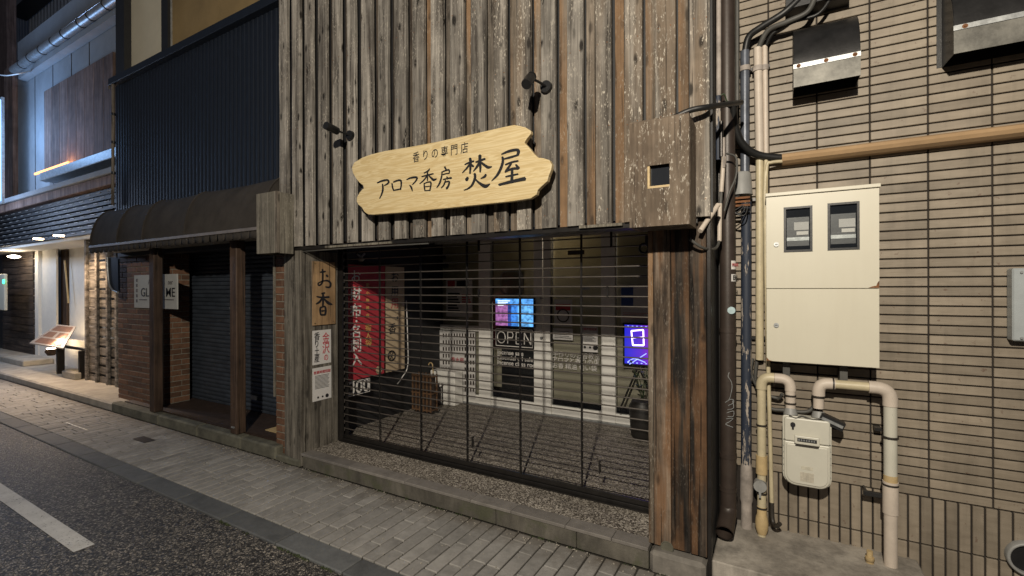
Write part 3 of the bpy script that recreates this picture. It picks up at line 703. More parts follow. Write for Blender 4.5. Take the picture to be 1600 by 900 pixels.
obj('guide_rail', mbox(-.60, -.55, YG-.035, YG+.035, ZS, 1.96), M['rail'], gr)
obj('top_rail', mbox(-3.6, -.57, YG-.05, YG+.05, 1.975, 2.04), M['blackm'], gr)
g = MB(); c_ = onY(1006, 388, 2.98); g.tube([(c_.x+.028*math.cos(a), 2.98, c_.z+.03*math.sin(a)) for a in [k*math.pi/8 for k in range(17)]], .007, 8, False); g.tube([(c_.x+.02, 2.98, c_.z+.02), (c_.x+.02, 2.98, c_.z+.08)], .012, 8); obj('pull_ring', g, M['blackm'], gr)

# ---------------------------------------------------------------- sliding door front
YD = 4.78
df = thing('sliding_door_front', (-2.4, YD, ZS), 'white framed sliding glass doors behind the grille', 'doors')
def X_(p): return onY(p, 500, YD).x
def Z_(y, p=800): return onY(p, y, YD).z
stiles = [(678, 688), (750, 768), (835, 849), (850.5, 862), (940, 962)]
for k, (a, b) in enumerate(stiles): obj('door_stile', mbox(X_(a), X_(b), YD-.02-.012*(k % 2), YD+.03, ZS+.02, 2.2, b=.003), M['white_frame'], df)
for a, b in ((688, 750), (768, 835), (862, 940), (962, 1040)):
    zb_ = .24
    obj('bottom_rail', mbox(X_(a)+.001, X_(b)-.001, YD-.015, YD+.025, ZS+.02, zb_, b=.003), M['white_frame'], df)
    obj('glass_pane', mbox(X_(a)+.001, X_(b)-.001, YD+.004, YD+.009, zb_, 2.2), M['glass'], df)
obj('door_sill', mbox(X_(678), -.56, YD-.05, YD+.05, ZS, ZS+.02), M['galv'], df)
obj('mid_rail', mbox(X_(688)+.001, X_(750)-.001, YD-.012, YD+.02, Z_(516, 715), Z_(508, 715)), M['white_frame'], df)
# blinds behind the glass
for a, b, z0 in ((688, 750, .24), (768, 835, Z_(468)), (862, 940, Z_(628, 900)), (962, 1040, .3)):
    obj('roller_blind', mbox(X_(a)+.003, X_(b)-.003, YD+.045, YD+.05, z0, 2.2), M['blind'], df)
obj('side_blind', mbox(X_(769), X_(782), YD+.04, YD+.045, Z_(605, 775), Z_(545, 775)), M['blind'], df)
for p, y in ((846, 528), (846, 466)):
    q = onY(p, y, YD-.034); g = MB(); g.tube([(q.x, YD-.02, q.z), (q.x, YD-.05, q.z)], .014, 10); obj('door_knob', g, M['galv'], df)
q = onY(861, 500, YD-.05); g = MB(); g.tube([(q.x-.0, YD-.045, Z_(540, 861)), (q.x, YD-.045, Z_(462, 861))], .014, 8); obj('pull_handle', g, M['rail'], df)
lamp('room_fill_light', 'POINT', (-2.1, 5.25, 2.05), 16, (1, .86, .66), .15)  # added unseen lamp in the room, makes the upper blinds glow faintly
# grid of product stickers on first panel
pg = thing('sticker_grid', tuple(onY(715, 600, YD-.03)), 'white panel with rows of small dark bottle pictures behind the grille', 'poster')
obj('panel', mbox(X_(689), X_(744), YD-.028, YD-.018, Z_(618, 715), Z_(517, 715)), M['paperw'], pg)
g = MB()
for r in range(9):
    for c in range(12):
        xx = 692+c*4.25; yy = 521+r*10.6
        if 702 < xx < 724 and 548 < yy < 580: continue
        if xx < 712 and yy > 585: continue
        q = onY(xx, yy, YD-.0285); g.box(q.x, q.x+.020, YD-.0305, YD-.0283, q.z-.048, q.z)
obj('bottle_pictures', g, M['brownpipe'], pg, kind='stuff')
q = onY(715, 563, YD-.03); text('lettering', '香水瓶', M['redtxt'], pg, q+Vector((0, -.003, 0)), (1, 0, 0), (0, 0, 1), .07, .01)
def poster(name, label, cat, x0_, x1_, y0_, y1_, mt='paperw', Y=YD-.022, th=.004):
    a = onY(x0_, (y0_+y1_)/2, Y); b = onY(x1_, (y0_+y1_)/2, Y); xm = (x0_+x1_)/2
    z1 = onY(xm, y0_, Y).z; z0 = onY(xm, y1_, Y).z
    t_ = thing(name, ((a.x+b.x)/2, Y, z0), label, cat)
    obj('sheet', mbox(a.x, b.x, Y, Y+th, z0, z1), M[mt], t_)
    return t_, a.x, b.x, z0, z1, Y
def lines(t_, x0, x1, z0, z1, Y, n, mt='ink', f=.45):
    g_ = MB(); s_ = (z1-z0)/n
    for k in range(n): g_.box(x0, x1-(x1-x0)*.12*(k % 3), Y-.0015, Y-.0002, z0+s_*k, z0+s_*k+s_*f)
    return obj('print', g_, M[mt], t_)
t, a, b, z0, z1, Y = poster('video_poster', 'poster with red and black print on the first glass panel behind the grille', 'poster', 697, 738, 436, 495)
obj('red_mark', mbox(a+.03, a+.14, Y-.003, Y-.0003, z1-.10, z1-.02), M['red'], t); obj('black_mark', mbox(a+.17, a+.32, Y-.003, Y-.0003, z1-.10, z1-.02), M['ink'], t)
lines(t, a+.03, a+.22, z0+.06, z1-.16, Y, 7, 'ink', .6); lines(t, a+.25, b-.02, z0+.18, z1-.18, Y, 4, 'redtxt', .6)
for p, y in ((692, 402), (696, 415)):
    q = onY(p, y, YD-.025); tag(obj('door_sticker', mbox(q.x-.045, q.x+.045, YD-.026, YD-.021, q.z-.03, q.z+.03), M['ink'], None, at=q), 'small black sticker near the top of the first glass panel, ' + ('upper' if y == 402 else 'lower') + ' of two', 'sticker')
t, a, b, z0, z1, Y = poster('round_edged_sign', 'faint pale rounded frame sign above the lit television', 'sign', 784, 819, 424, 460, 'blind', YD+.03, .003)
g = MB(); cx, cz = (a+b)/2, (z0+z1)/2; hw, hh = (b-a)/2, (z1-z0)/2
ring = [(cx+hw*math.copysign(abs(math.cos(u))**.5, math.cos(u)), YD+.0, cz+hh*math.copysign(abs(math.sin(u))**.5, math.sin(u))) for u in [k*math.pi/16 for k in range(33)]]
g.tube(ring, .008, 6, False); obj('neon_outline', g, M['greypipe'], t)
# television
def tv_mat():
    m_, nt, b = mat('television_picture'); N = NT(nt); tc = N.n('ShaderNodeTexCoord'); sp = N.n('ShaderNodeSeparateXYZ'); N.l(tc.outputs['Generated'], sp.inputs[0])
    c = N.ramp(sp.outputs[0], [(0, (.34, .13, .34)), (.30, (.40, .16, .38)), (.33, (.03, .06, .30)), (.42, (.06, .26, .80)), (.6, (.16, .50, 1.)), (1, (.04, .20, .75))], 'CONSTANT')
    c = N.mix(N.ramp(sp.outputs[2], [(.80, 0.), (.82, 1.)], 'CONSTANT'), c, (.12, .42, 1.))
    nn = N.ramp(N.noise(tc.outputs['Generated'], 9, 4, .6), [(.35, .35), (.6, 1.3)]); c = N.mix(1, c, nn, 'MULTIPLY')
    N.l(c, b.inputs['Emission Color']); b.inputs['Emission Strength'].default_value = 1.05; b.inputs['Base Color'].default_value = (0, 0, 0, 1); return m_
YT = YD-.07
a = onY(774.5, 485, YT); b = onY(833, 485, YT); z1 = onY(803, 467, YT).z; z0 = onY(803, 509.5, YT).z
t = thing('television', ((a.x+b.x)/2, YT, z0), 'small lit television showing a pink and blue picture behind the grille', 'television')
obj('casing', mbox(a.x-.012, b.x+.012, YT+.003, YT+.04, z0-.012, z1+.012, b=.004), M['blackm'], t)
o = obj('screen', mbox(a.x, b.x, YT-.001, YT+.0025, z0, z1), tv_mat(), t)
g = MB()
for k in range(4): g.box(a.x+.03, a.x+.2-.03*k, YT-.0025, YT-.0012, z1-.028-.018*k, z1-.02-.018*k)
obj('screen_text', g, emis('screen_white', (.9, .95, 1), 1.5), t)
# OPEN sign
YO = YD-.045
a = onY(774, 530, YO); b = onY(834, 530, YO); z1 = onY(803, 513, YO).z; z0 = onY(803, 543, YO).z
t = thing('open_sign', ((a.x+b.x)/2, YO, z0), 'unlit black tube sign reading OPEN below the television', 'sign')
obj('backing', mbox(a.x, b.x, YO, YO+.012, z0, z1, b=.003), M['blackm'], t)
g = MB(); e = .012; g.tube([(a.x+e, YO-.006, z0+e), (b.x-e, YO-.006, z0+e), (b.x-e, YO-.006, z1-e), (a.x+e, YO-.006, z1-e), (a.x+e, YO-.006, z0+e)], .005, 6); obj('border_tube', g, M['whiteink'], t)
W_ = b.x-a.x; hh = (z1-z0)*.30; cz = (z0+z1)/2
def tubes(pl, name='letter_tube'):
    g_ = MB()
    for (u, v), (u2, v2) in zip(pl, pl[1:]): g_.tube([(u, YO-.007, v), (u2, YO-.007, v2)], .007, 6)
    obj(name, g_, M['whiteink'], t)
cx = a.x+W_*.17; tubes([(cx+.055*math.cos(k*math.pi/8), cz+hh*math.sin(k*math.pi/8)) for k in range(17)])
cx = a.x+W_*.34; tubes([(cx, cz-hh), (cx, cz+hh), (cx+.06, cz+hh), (cx+.075, cz+hh*.5), (cx+.06, cz), (cx, cz)])
cx = a.x+W_*.56; tubes([(cx+.075, cz+hh), (cx, cz+hh), (cx, cz), (cx+.065, cz), (cx, cz), (cx, cz-hh), (cx+.075, cz-hh)])
cx = a.x+W_*.77; tubes([(cx, cz-hh), (cx, cz+hh), (cx+.085, cz-hh), (cx+.085, cz+hh)])
t = thing('window_lettering', tuple(onY(803, 560, YD)), 'white English lettering on glass backed by black for the dark room under the OPEN sign', 'lettering')
obj('dark_room_sheet', mbox(X_(783), X_(834), YD+.0095, YD+.02, .245, Z_(545)), M['ink'], t)  # black sheet behind the glass stands in for the unlit room
for k, s_ in enumerate(('Incense sale', 'Essential oil sale', 'Incense class room')):
    text('lettering', s_, M['whiteink'], t, onY(777, 550+8*k, YD-.001), (1, 0, 0), (0, 0, 1), .075, .012, align='LEFT')
t, a, b, z0, z1, Y = poster('glossy_leaflet', 'clear pocket holding leaflets with a red heading right of the door handle', 'leaflet', 866, 894, 468, 510)
obj('heading', mbox(a+.02, b-.02, Y-.003, Y-.0003, z1-.12, z1-.05), M['red'], t); g = MB(); g.tube([((a+b)/2+.07*math.cos(k*math.pi/6), Y-.003, z0+.12+.07*math.sin(k*math.pi/6)) for k in range(13)], .007, 6, False); obj('ring_print', g, M['ink'], t)
t, a, b, z0, z1, Y = poster('opening_card', 'pale card hung under the glossy leaflet on the third glass panel', 'card', 864, 895, 513, 531)
lines(t, a+.02, b-.02, z0+.02, z1-.02, Y, 5, 'ink', .3)
t, a, b, z0, z1, Y = poster('rules_poster', 'white notice with red heading on the right half of the third glass panel', 'notice', 907, 934, 508, 550)
text('heading', '営業時間短縮', M['redtxt'], t, ((a+b)/2, Y-.002, z1-.045), (1, 0, 0), (0, 0, 1), (b-a)/6.5, .01)
lines(t, a+.02, b-.02, z0+.11, z1-.09, Y, 8); g = MB()
for k in range(3): g.tube([(a+.05+.06*k, Y-.002, z0+.05), (a+.05+.06*k, Y, z0+.05)], (.015, .012, .028)[k], 12)
obj('print', g, M['ink'], t)
t = thing('window_script', tuple(onY(900, 570, YD)), 'rows of pale lettering low on the third glass panel', 'lettering')
for k, s_ in enumerate(('手作りのお香教室', 'アロマと香りの店', 'お香 精油 匂い袋')):
    text('lettering', s_, M['whiteink'], t, onY(900-k*1.5, 556+9*k, YD-.001), (1, 0, 0), (0, 0, 1), .07, .004)
t, a, b, z0, z1, Y = poster('vent_notice', 'small dark label high on the third glass panel', 'label', 887, 913, 391, 398, 'brownpipe')
t, a, b, z0, z1, Y = poster('small_label', 'tiny outlined label in the middle of the third glass panel', 'label', 910, 922, 448, 453, 'galv')
t, a, b, z0, z1, Y = poster('blue_notice', 'white notice topped with two blue bands at the right glass panel', 'notice', 970, 1020, 446, 505)
for k in range(2): obj('blue_band', mbox(a+.005, a+.13, Y-.003, Y-.0004, z1-.10-.12*k, z1-.005-.12*k), M['blueink'], t)
lines(t, a+.02, b-.02, z0+.05, z1-.27, Y, 4, 'redtxt', .3)
# LED board
YL = YD-.10
a = onY(976, 540, YL); z1 = onY(995, 508, YL).z; z0 = onY(995, 569, YL).z; bx_ = a.x+.42
t = thing('led_board', ((a.x+bx_)/2, YL, z0), 'lit blue and purple LED writing board at the right end of the doors', 'sign')
obj('casing', mbox(a.x-.02, bx_+.02, YL+.003, YL+.03, z0-.02, z1+.02, b=.004), M['blackm'], t)
def led():
    m_, nt, b = mat('led_board_glow'); N = NT(nt); tc = N.n('ShaderNodeTexCoord'); sp = N.n('ShaderNodeSeparateXYZ'); N.l(tc.outputs['Generated'], sp.inputs[0])
    c = N.ramp(sp.outputs[0], [(0, (.02, .03, .75)), (.4, (.12, .03, .70)), (.7, (.28, .02, .55)), (1, (.05, .03, .7))])
    N.l(c, b.inputs['Emission Color']); b.inputs['Emission Strength'].default_value = .9; b.inputs['Base Color'].default_value = (0, 0, 0, 1); return m_
obj('glowing_panel', mbox(a.x, bx_, YL, YL+.0025, z0, z1), led(), t)
ew = emis('led_white', (.75, .6, 1), 3.2); cx = a.x+.13; cz = z1-.12
def seg(pl, r=.007, mt=ew, n='chalk_stroke'):
    g_ = MB()
    for (u, v), (u2, v2) in zip(pl, pl[1:]): g_.tube([(u, YL-.004, v), (u2, YL-.004, v2)], r, 6)
    obj(n, g_, mt, t)
seg([(cx-.06, cz+.06), (cx+.06, cz+.075), (cx+.065, cz-.08), (cx-.045, cz-.085), (cx-.06, cz+.06)]); seg([(cx-.055, cz-.01), (cx+.06, cz)])
el = emis('led_blue_line', (.3, .4, 1), 1.6); cz -= .23
seg(smoothcurve([(cx-.1, cz-.03, 0), (cx-.03, cz+.01, 0), (cx+.08, cz-.02, 0), (cx+.0, cz-.04, 0)], 5) and [(p.x, p.y) for p in smoothcurve([(cx-.1, cz-.03, 0), (cx-.03, cz+.01, 0), (cx+.08, cz-.02, 0)], 5)], .004, el)
seg([(cx-.08, cz-.05), (cx+.09, cz+.07)], .004, el); seg([(cx+.12, cz+.02), (cx+.2, cz+.06)], .005, emis('led_cyan', (.1, .9, .9), 1.2))
for k in range(9): seg([(a.x+.03+.045*k, z1-.012), (a.x+.045+.045*k, z1-.012)], .004, el, 'led_dot'); seg([(a.x+.03+.045*k, z0+.012), (a.x+.045+.045*k, z0+.012)], .004, el, 'led_dot')
# easel, plant
t = thing('easel', tuple(onZ(975, 640, ZS)), 'thin grey easel leg standing under the LED board', 'easel')
g = MB(); g.tube([onY(968, 641, 4.6), onY(997, 573, 4.66)], .010, 8); g.tube([onY(1030, 650, 4.6), onY(1000, 573, 4.66)], .010, 8); obj('leg', g, M['rail'], t)
p0 = onZ(1004, 684, ZS)
t = thing('potted_plant', tuple(p0), 'leafy plant in a tall black pot beside the right pillar inside the grille', 'plant')
g = MB(); g.tube([p0, p0+Vector((0, 0, .03)), p0+Vector((0, 0, .30)), p0+Vector((0, 0, .36))], [.09, .11, .13, .10], 16); obj('pot', g, M['pot'], t)
g = MB(); rr = random.Random(3)
for k in range(7):
    b_ = p0+Vector((0, 0, .35)); e_ = b_+Vector((rr.uniform(-.13, .1), rr.uniform(-.1, .1), rr.uniform(.15, .42))); g.tube([b_, (b_+e_)/2+Vector((0, 0, .03)), e_], .003, 5)
    for q_ in range(5):
        c_ = b_.lerp(e_, .35+.16*q_); d = Vector((rr.uniform(-1, 1), rr.uniform(-1, 1), rr.uniform(-.2, 1))).normalized()*.045; n_ = Vector((rr.uniform(-1, 1), rr.uniform(-1, 1), 0)).normalized()*.014
        g.quad(c_, c_+d*.5+n_, c_+d, c_+d*.5-n_)
obj('foliage', g, M['leaf'], t)
# white storage box left of the doors, umbrella stand, bag
q = onZ(690, 634, ZS); YB = 4.55
a = onY(672, 600, YB).x; b = onY(710, 600, YB).x
g = MB(); g.box(max(a, -3.79), b, YB, YB+.18, ZS, onY(690, 580, YB).z, b=.01); tag(obj('storage_box', g, M['white_frame'], None, at=(a, YB, ZS)), 'white storage box on the floor under the sticker panel', 'box')
YU = 4.05
a = onY(645, 620, YU).x; b = onY(673, 620, YU).x; zt = onY(660, 585, YU).z; zb_ = onY(660, 643, YU).z
zb_ = max(zb_, ZS+.001)
t = thing('umbrella_stand', ((a+b)/2, YU, zb_), 'brown basket umbrella stand by the dark inner wall', 'umbrella stand')
g = MB(); n = 5
for k in range(n+1):
    xx = a+(b-a)*k/n; g.box(xx-.007, xx+.007, YU-.007, YU+.007, zb_, zt); g.box(xx-.007, xx+.007, YU+.10, YU+.114, zb_, zt)
obj('slats', g, M['basket'], t)
g = MB()
for zz in (zb_+.02, (zb_+zt)/2, zt-.02): g.box(a-.006, b+.006, YU-.011, YU+.12, zz-.006, zz+.006) if zz < zb_+.03 else [g.box(a-.006, b+.006, YU-.012, YU-.0075, zz-.008, zz+.008), g.box(a-.012, a-.0075, YU-.01, YU+.12, zz-.008, zz+.008), g.box(b+.0075, b+.012, YU-.01, YU+.12, zz-.008, zz+.008)]
obj('hoops', g, M['basket'], t)
obj('lining', mbox(a+.01, b-.01, YU+.01, YU+.095, zb_+.01, zt-.03), M['brownpipe'], t)
g = MB(); c_ = onY(676, 571, YU+.2); u = [(c_.x-.03-.03*math.cos(k*math.pi/8), YU+.2, c_.z+.03*math.sin(k*math.pi/8)) for k in range(9)]
g.tube(u+[(c_.x+.03, YU+.2, .3)], .007, 6); tag(obj('umbrella', g, M['tapey'], None, at=c_), 'umbrella with a curved tan handle leaning beside the basket stand', 'umbrella')

# banners on the left inner wall
XB = -3.70
def xwall(name, label, cat, tl, br, mt, X=XB, th=.01, bl=None):
    a_ = onX(tl[0], tl[1], X); b_ = onX(br[0], br[1], X)
    t_ = thing(name, (X, (a_.y+b_.y)/2, b_.z), label, cat); return t_, a_, b_
ya1 = 3.07; ym = onX(602, 500, XB).y; ye = onX(632, 500, XB).y
zt = onX(600, 416, XB).z; zr = onX(545, 596, XB).z; zr2 = onX(630, 576, XB).z
t = thing('red_banner', (XB, ya1, zr), 'red cloth banner with white vertical Japanese lettering inside the grille', 'banner')
g = MB(); g.prism([(ya1, zt), (ya1, zr), (ym-.02, zr+(zr2-zr)*.6), (ym, zt)], 'X', XB-.004, XB); obj('cloth', g, M['red'], t)
for ch, px, py, s_ in (('お', 556, 433, .13), ('財', 556, 460, .15), ('布', 556, 487, .15), ('・', 557, 503, .10), ('名', 556, 520, .15), ('刺', 556.5, 541, .15), ('入', 557, 563, .15)):
    text('lettering', ch, M['whiteink'], t, onX(px, py, XB+.001), (0, 1, 0), (0, 0, 1), s_, .014)
for ch, px, py in (('香', 575.5, 513), ('人', 575.5, 525), ('袋', 576, 537)): text('lettering', ch, M['yelink'], t, onX(px, py, XB+.001), (0, 1, 0), (0, 0, 1), .09, .008)
for k in range(5): text('lettering', '和小物雑貨'[k], M['yelink'], t, onX(574.5, 446+12*k, XB+.001), (0, 1, 0), (0, 0, 1), .045, .008)
g = MB(); q = onX(592, 578, XB+.001); g.tube([q, q+Vector((.002, 0, 0))], .045, 14); obj('flower_print', g, M['bannerc'], t)
t = thing('cream_banner', (XB, ye, zr2), 'cream cloth banner with dark lettering hanging behind the red banner', 'banner')
g = MB(); g.prism([(ym+.008, zt), (ym+.008, zr+(zr2-zr)*.72), (ye, zr2), (ye, zt)], 'X', XB-.004, XB-.001); obj('cloth', g, M['bannerc'], t)
for ch, px, py, mt in (('お', 617, 434, 'ink'), ('用', 617, 456, 'ink'), ('用', 617, 475, 'redtxt'), ('・', 621, 498, 'ink'), ('香', 613, 515, 'ink')):
    text('lettering', ch, M[mt], t, onX(px, py, XB+.001), (0, 1, 0), (0, 0, 1), .13, .006)
q = onX(612, 556, XB+.001); g = MB(); g.tube([(XB+.001, q.y+.055*math.cos(k*math.pi/6), q.z+.055*math.sin(k*math.pi/6)) for k in range(13)], .008, 6, False)
for k in range(6): g.tube([q, (q.x, q.y+.05*math.cos(k*math.pi/3), q.z+.05*math.sin(k*math.pi/3))], .005, 4)
obj('crest_print', g, M['ink'], t)
q = onX(599, 523, XB+.001); g = MB()
for k in range(5): c_ = q+Vector((0, .022*math.cos(k*1.256), .022*math.sin(k*1.256))); g.tube([c_, c_+Vector((.002, 0, 0))], .012, 8)
obj('blossom_print', g, M['red'], t)
zc = onX(543, 597, XB+.01).z; zd = onX(543, 622, XB+.01).z; yc0 = onX(543, 610, XB+.01).y; yc1 = onX(579, 605, XB+.01).y
t = thing('price_card', (XB+.01, yc0, zd), 'black card with white number 300 below the red banner', 'card')
g = MB(); g.box(XB, XB+.006, yc0, yc1, zd, zc); obj('card', g, M['ink'], t)
g = MB(); e = .01; g.tube([(XB+.008, yc0+e, zd+e), (XB+.008, yc1-e, zd+e), (XB+.008, yc1-e, zc-e), (XB+.008, yc0+e, zc-e), (XB+.008, yc0+e, zd+e)], .004, 5); obj('card_border', g, M['whiteink'], t)
text('lettering', '300', M['whiteink'], t, (XB+.0075, (yc0+yc1)/2, (zc+zd)/2), (0, 1, 0), (0, 0, 1), (yc1-yc0)*.62, .015)
g = MB(); q = onX(564, 405, -3.66); g.tube([q+Vector((0, 0, .02)), q, q-Vector((0, 0, .02))], [.018, .04, .02], 12); g.tube([q+Vector((0, -.05, .05)), q+Vector((0, 0, .02)), q+Vector((0, .05, .06))], .01, 8); tag(obj('ceiling_lamp', g, M['greypipe'], None, at=q), 'small grey unlit lamp above the red banner', 'lamp')
g = MB(); g.tube(smoothcurve([onX(635, 470, XB), onX(637, 530, XB), onX(637, 572, XB), onX(628, 590, XB), onX(621, 600, XB)], 5), .006, 6); tag(obj('hanging_cord', g, M['whiteink'], None, at=onX(637, 530, XB)), 'white cord hanging down the dark inner wall right of the cream banner', 'cord')

# ================================================================== TILED BUILDING (right)
YW = 3.20
tb = thing('tiled_building', (.6, YW, 0), 'building wall of long tan border tiles with dark joints', 'building')
obj('grout_wall', mbox(-.45, 3.2, YW+.0, YW+.2, 0, 5.2), M['grout'], tb)
vx = [onY(p, 283.8, YW).x for p in (1449.4, 1549.4)]; pitx = vx[1]-vx[0]; zj0 = onY(1449.4, 283.8, YW).z; pz = .05057
zband = onY(1450.7, 776.7, YW).z
nrow = round((zj0-zband)/pz); pz = (zj0-zband)/nrow
tb_src = obj('wall_tile', mbox(-pitx/2+.0035, pitx/2-.0035, YW-.012, YW+.003, -pz/2+.0037, pz/2-.0037, b=.0025), M['tile'], None)
tb_src.data.name = 'wall_tile'
tmesh = tb_src.data
for v in tmesh.vertices: v.co.y -= YW
bpy.data.objects.remove(tb_src)
half = None
cand = []
for c in range(-5, 10):
    for r in range(-34, 60):
        xc = vx[0]+pitx*(c+.5); zc = zband+pz*(r+.5)
        if r < 0 or zc > 5.1 or xc > 3.1 or xc < -.5: continue
        cand.append((math.dist((xc, YW, zc), (0, 0, H)), xc, zc))
def inview(x, z):
    d = Vector((x, YW, z-H)); fz = d.dot(fw); return 0 < 800+F*d.dot(rt)/fz < 1660 and -20 < 450-F*d.dot(up)/fz < 900
cab = (.06, .56, 1.10, 2.15)
vis = sorted([c for c in cand if inview(c[1], c[2]) and not (cab[0] < c[1]-pitx/2 and c[1]+pitx/2 < cab[1]+.02 and cab[2] < c[2] < cab[3])])
parts_ = set(vis[:299]); rest = MB()
for c in cand:
    if c in parts_:
        o = bpy.data.objects.new('wall_tile', tmesh); COL.objects.link(o); o.parent = tb
        o.location = Vector((c[1], YW+random.uniform(-.0008, .0008), c[2]))-tb.location; o.rotation_euler = (random.uniform(-.006, .006), random.uniform(-.0012, .0012), random.uniform(-.003, .003))
    else: rest.box(c[1]-pitx/2+.0035, c[1]+pitx/2-.0035, YW-.012, YW+.003, c[2]-pz/2+.0037, c[2]+pz/2-.0037, b=.0025)
obj('wall_tiles', rest, M['tile'], tb, kind='stuff')
# base course of upright tiles
bx = onY(1418, 800, YW).x; bp = onY(1460, 800, YW).x-onY(1439.5, 800, YW).x; bp = .0499
z2 = onY(1500, 861, YW).z
k = -40; n = 0; rest = MB()
zz_rows = ((z2+.004, zband-.004), (z2-.205, z2-.004))
for k in range(-14, 44):
    xc = bx+bp*(k+.5)
    if xc < -.44: continue
    for j, (za, zb_) in enumerate(zz_rows):
        g = mbox(xc-bp/2+.004, xc+bp/2-.004, YW-.013, YW+.003, max(za, .0), zb_, b=.0025)
        if xc < 1.15 and xc > -.1: obj('base_tile', g, M['tile'], tb, at=(xc, YW, za))
        else: rest.v += []; rest.box(xc-bp/2+.004, xc+bp/2-.004, YW-.013, YW+.003, max(za, 0), zb_, b=.0025)
obj('base_tiles', rest, M['tile'], tb, kind='stuff')

# hoods
def hood(x0, x1, zbot, ztop, yf, label, zs, plate=False):
    t_ = thing('vent_hood', ((x0+x1)/2, YW, zbot), label, 'vent hood', 'steel vent hoods on the tiled wall')
    prof = [(YW-.013, ztop)]+[(YW-.013-(YW-.013-yf)*math.sin(a), zs+.0+(ztop-zs)*math.cos(a)) for a in [k*math.pi/2/7 for k in range(1, 8)]]+[(yf, zbot)]
    g_ = MB(); th = .003
    vs = []
    for (y, z) in prof: vs += [(x0, y, z), (x1, y, z)]
    g_.add(vs, [(2*i, 2*i+1, 2*i+3, 2*i+2) for i in range(len(prof)-1)], True); obj('hood_cover', g_, M['hood'], t_)
    for xx in (x0, x1-.003):
        g_ = MB(); g_.prism([(YW-.013, zbot+.01)]+prof, 'X', xx+.0005, xx+.0025); obj('hood_side', g_, M['blackm'], t_)
    obj('metal_strip', mbox(x0-.001, x1+.001, yf-.004, yf-.001, zs-.012, zs+.012), M['galv'], t_)
    for f_ in (.08, .5, .92):
        xx = x0+(x1-x0)*f_; g_ = MB(); g_.tube([(xx, yf-.0055, zs), (xx, yf-.0035, zs)], .011, 10); g_.tube([(xx, yf-.009, zs), (xx, yf-.005, zs)], .005, 8); obj('rusty_screw', g_, M['rust'], t_)
    obj('lower_flap', mbox(x0, x1, yf-.0025, yf-.0005, zbot, zs-.014), M['hoodf'], t_)
    obj('back_plate', mbox(x0-.02 if plate else x0, x1, YW-.0145, YW-.0125, zbot+.012, ztop), M['blackm'], t_)
M['hoodf'] = plain('dirty_grey_flap', (.13, .125, .11), .5, .4, .5, 9)
z_b = onY(1240, 137, 3.0).z; z_s = onY(1240, 105, 3.0).z; z_t = onY(1240, 38, 3.08).z
hood(.087, .386, z_b, z_t, 3.0, 'weathered steel vent hood left, above the tan duct', z_s)
z_b2 = onY(1488, 85, 3.0).z; z_s2 = onY(1494, 44, 3.0).z
hood(onY(1490, 60, 3.0).x, onY(1490, 60, 3.0).x+.5, z_b2, z_s2+.28, 3.0, 'larger steel vent hood cut off by the top right corner', z_s2, True)
g = MB(); c_ = onY(1244, 5, 3.05); g.box(c_.x-.05, c_.x+.25, 3.05, 3.19, c_.z-.02, c_.z+.25); tag(obj('junction_box', g, M['blackm'], None, at=c_), 'black box at the top edge where the hoses start', 'box')

# tan duct cover
z_a = onY(1222, 246, 3.1).z
t = thing('duct_cover', (.7, 3.1, z_a), 'long tan plastic duct cover running across the tiled wall', 'duct')
xl = onY(1222, 246, 3.1).x
prof = [(3.187, z_a-.03), (3.187, z_a+.03), (3.135, z_a+.03), (3.11, z_a+.018), (3.10, z_a), (3.11, z_a-.018), (3.135, z_a-.03)]
g = MB(); g.prism(prof, 'X', xl, 3.1); obj('cover', g, M['duct'], t)

# cream meter cabinet
YC = 3.0
def PXZ(p, y, Y): v = onY(p, y, Y); return v.x, v.z
cx0 = onY(1197.5, 430, YC).x; cx1 = onY(1374, 430, YC).x; ctop = onY(1285, 300, YC).z; cbot = onY(1285, 569.5, YC).z; cmid = onY(1285, 450.7, YC).z
cab_ = thing('cream_meter_cabinet', ((cx0+cx1)/2, YC, cbot), 'cream steel electricity meter cabinet with two small windows', 'cabinet')
obj('body', mbox(cx0+.002, cx1-.002, YC+.013, YW-.014, cbot+.004, ctop-.001, b=.003), M['cream'], cab_)
wins = []
for (a, b, c, d) in ((1225.5, 1268.5, 323.5, 392.5), (1294, 1342, 317, 389.5)):
    x_a, z_a2 = PXZ(a, (c+d)/2, YC)[0], onY((a+b)/2, c, YC).z; x_b = onY(b, (c+d)/2, YC).x; z_b3 = onY((a+b)/2, d, YC).z; wins.append((x_a, x_b, z_b3, z_a2))
g = MB(); (a0, a1, a2, a3), (b0, b1, b2, b3) = wins
u0, u1, v0, v1 = cx0, cx1, cmid+.002, ctop-.004
g.box(u0, a0, YC, YC+.012, v0, v1); g.box(a1, b0, YC, YC+.012, v0, v1); g.box(b1, u1, YC, YC+.012, v0, v1)
for (p, q_, r_, s_) in wins: g.box(p, q_, YC, YC+.012, v0, r_); g.box(p, q_, YC, YC+.012, s_, v1)
obj('upper_door', g, M['cream'], cab_)
obj('lower_door', mbox(cx0, cx1, YC, YC+.012, cbot, cmid-.002, b=.0015), M['cream'], cab_)
obj('lid', mbox(cx0-.004, cx1+.006, YC-.012, YW-.014, ctop-.001, ctop+.018, b=.002), M['cream'], cab_)
M['meterg'] = plain('meter_grey', (.10, .10, .105), .4, 0, .2)
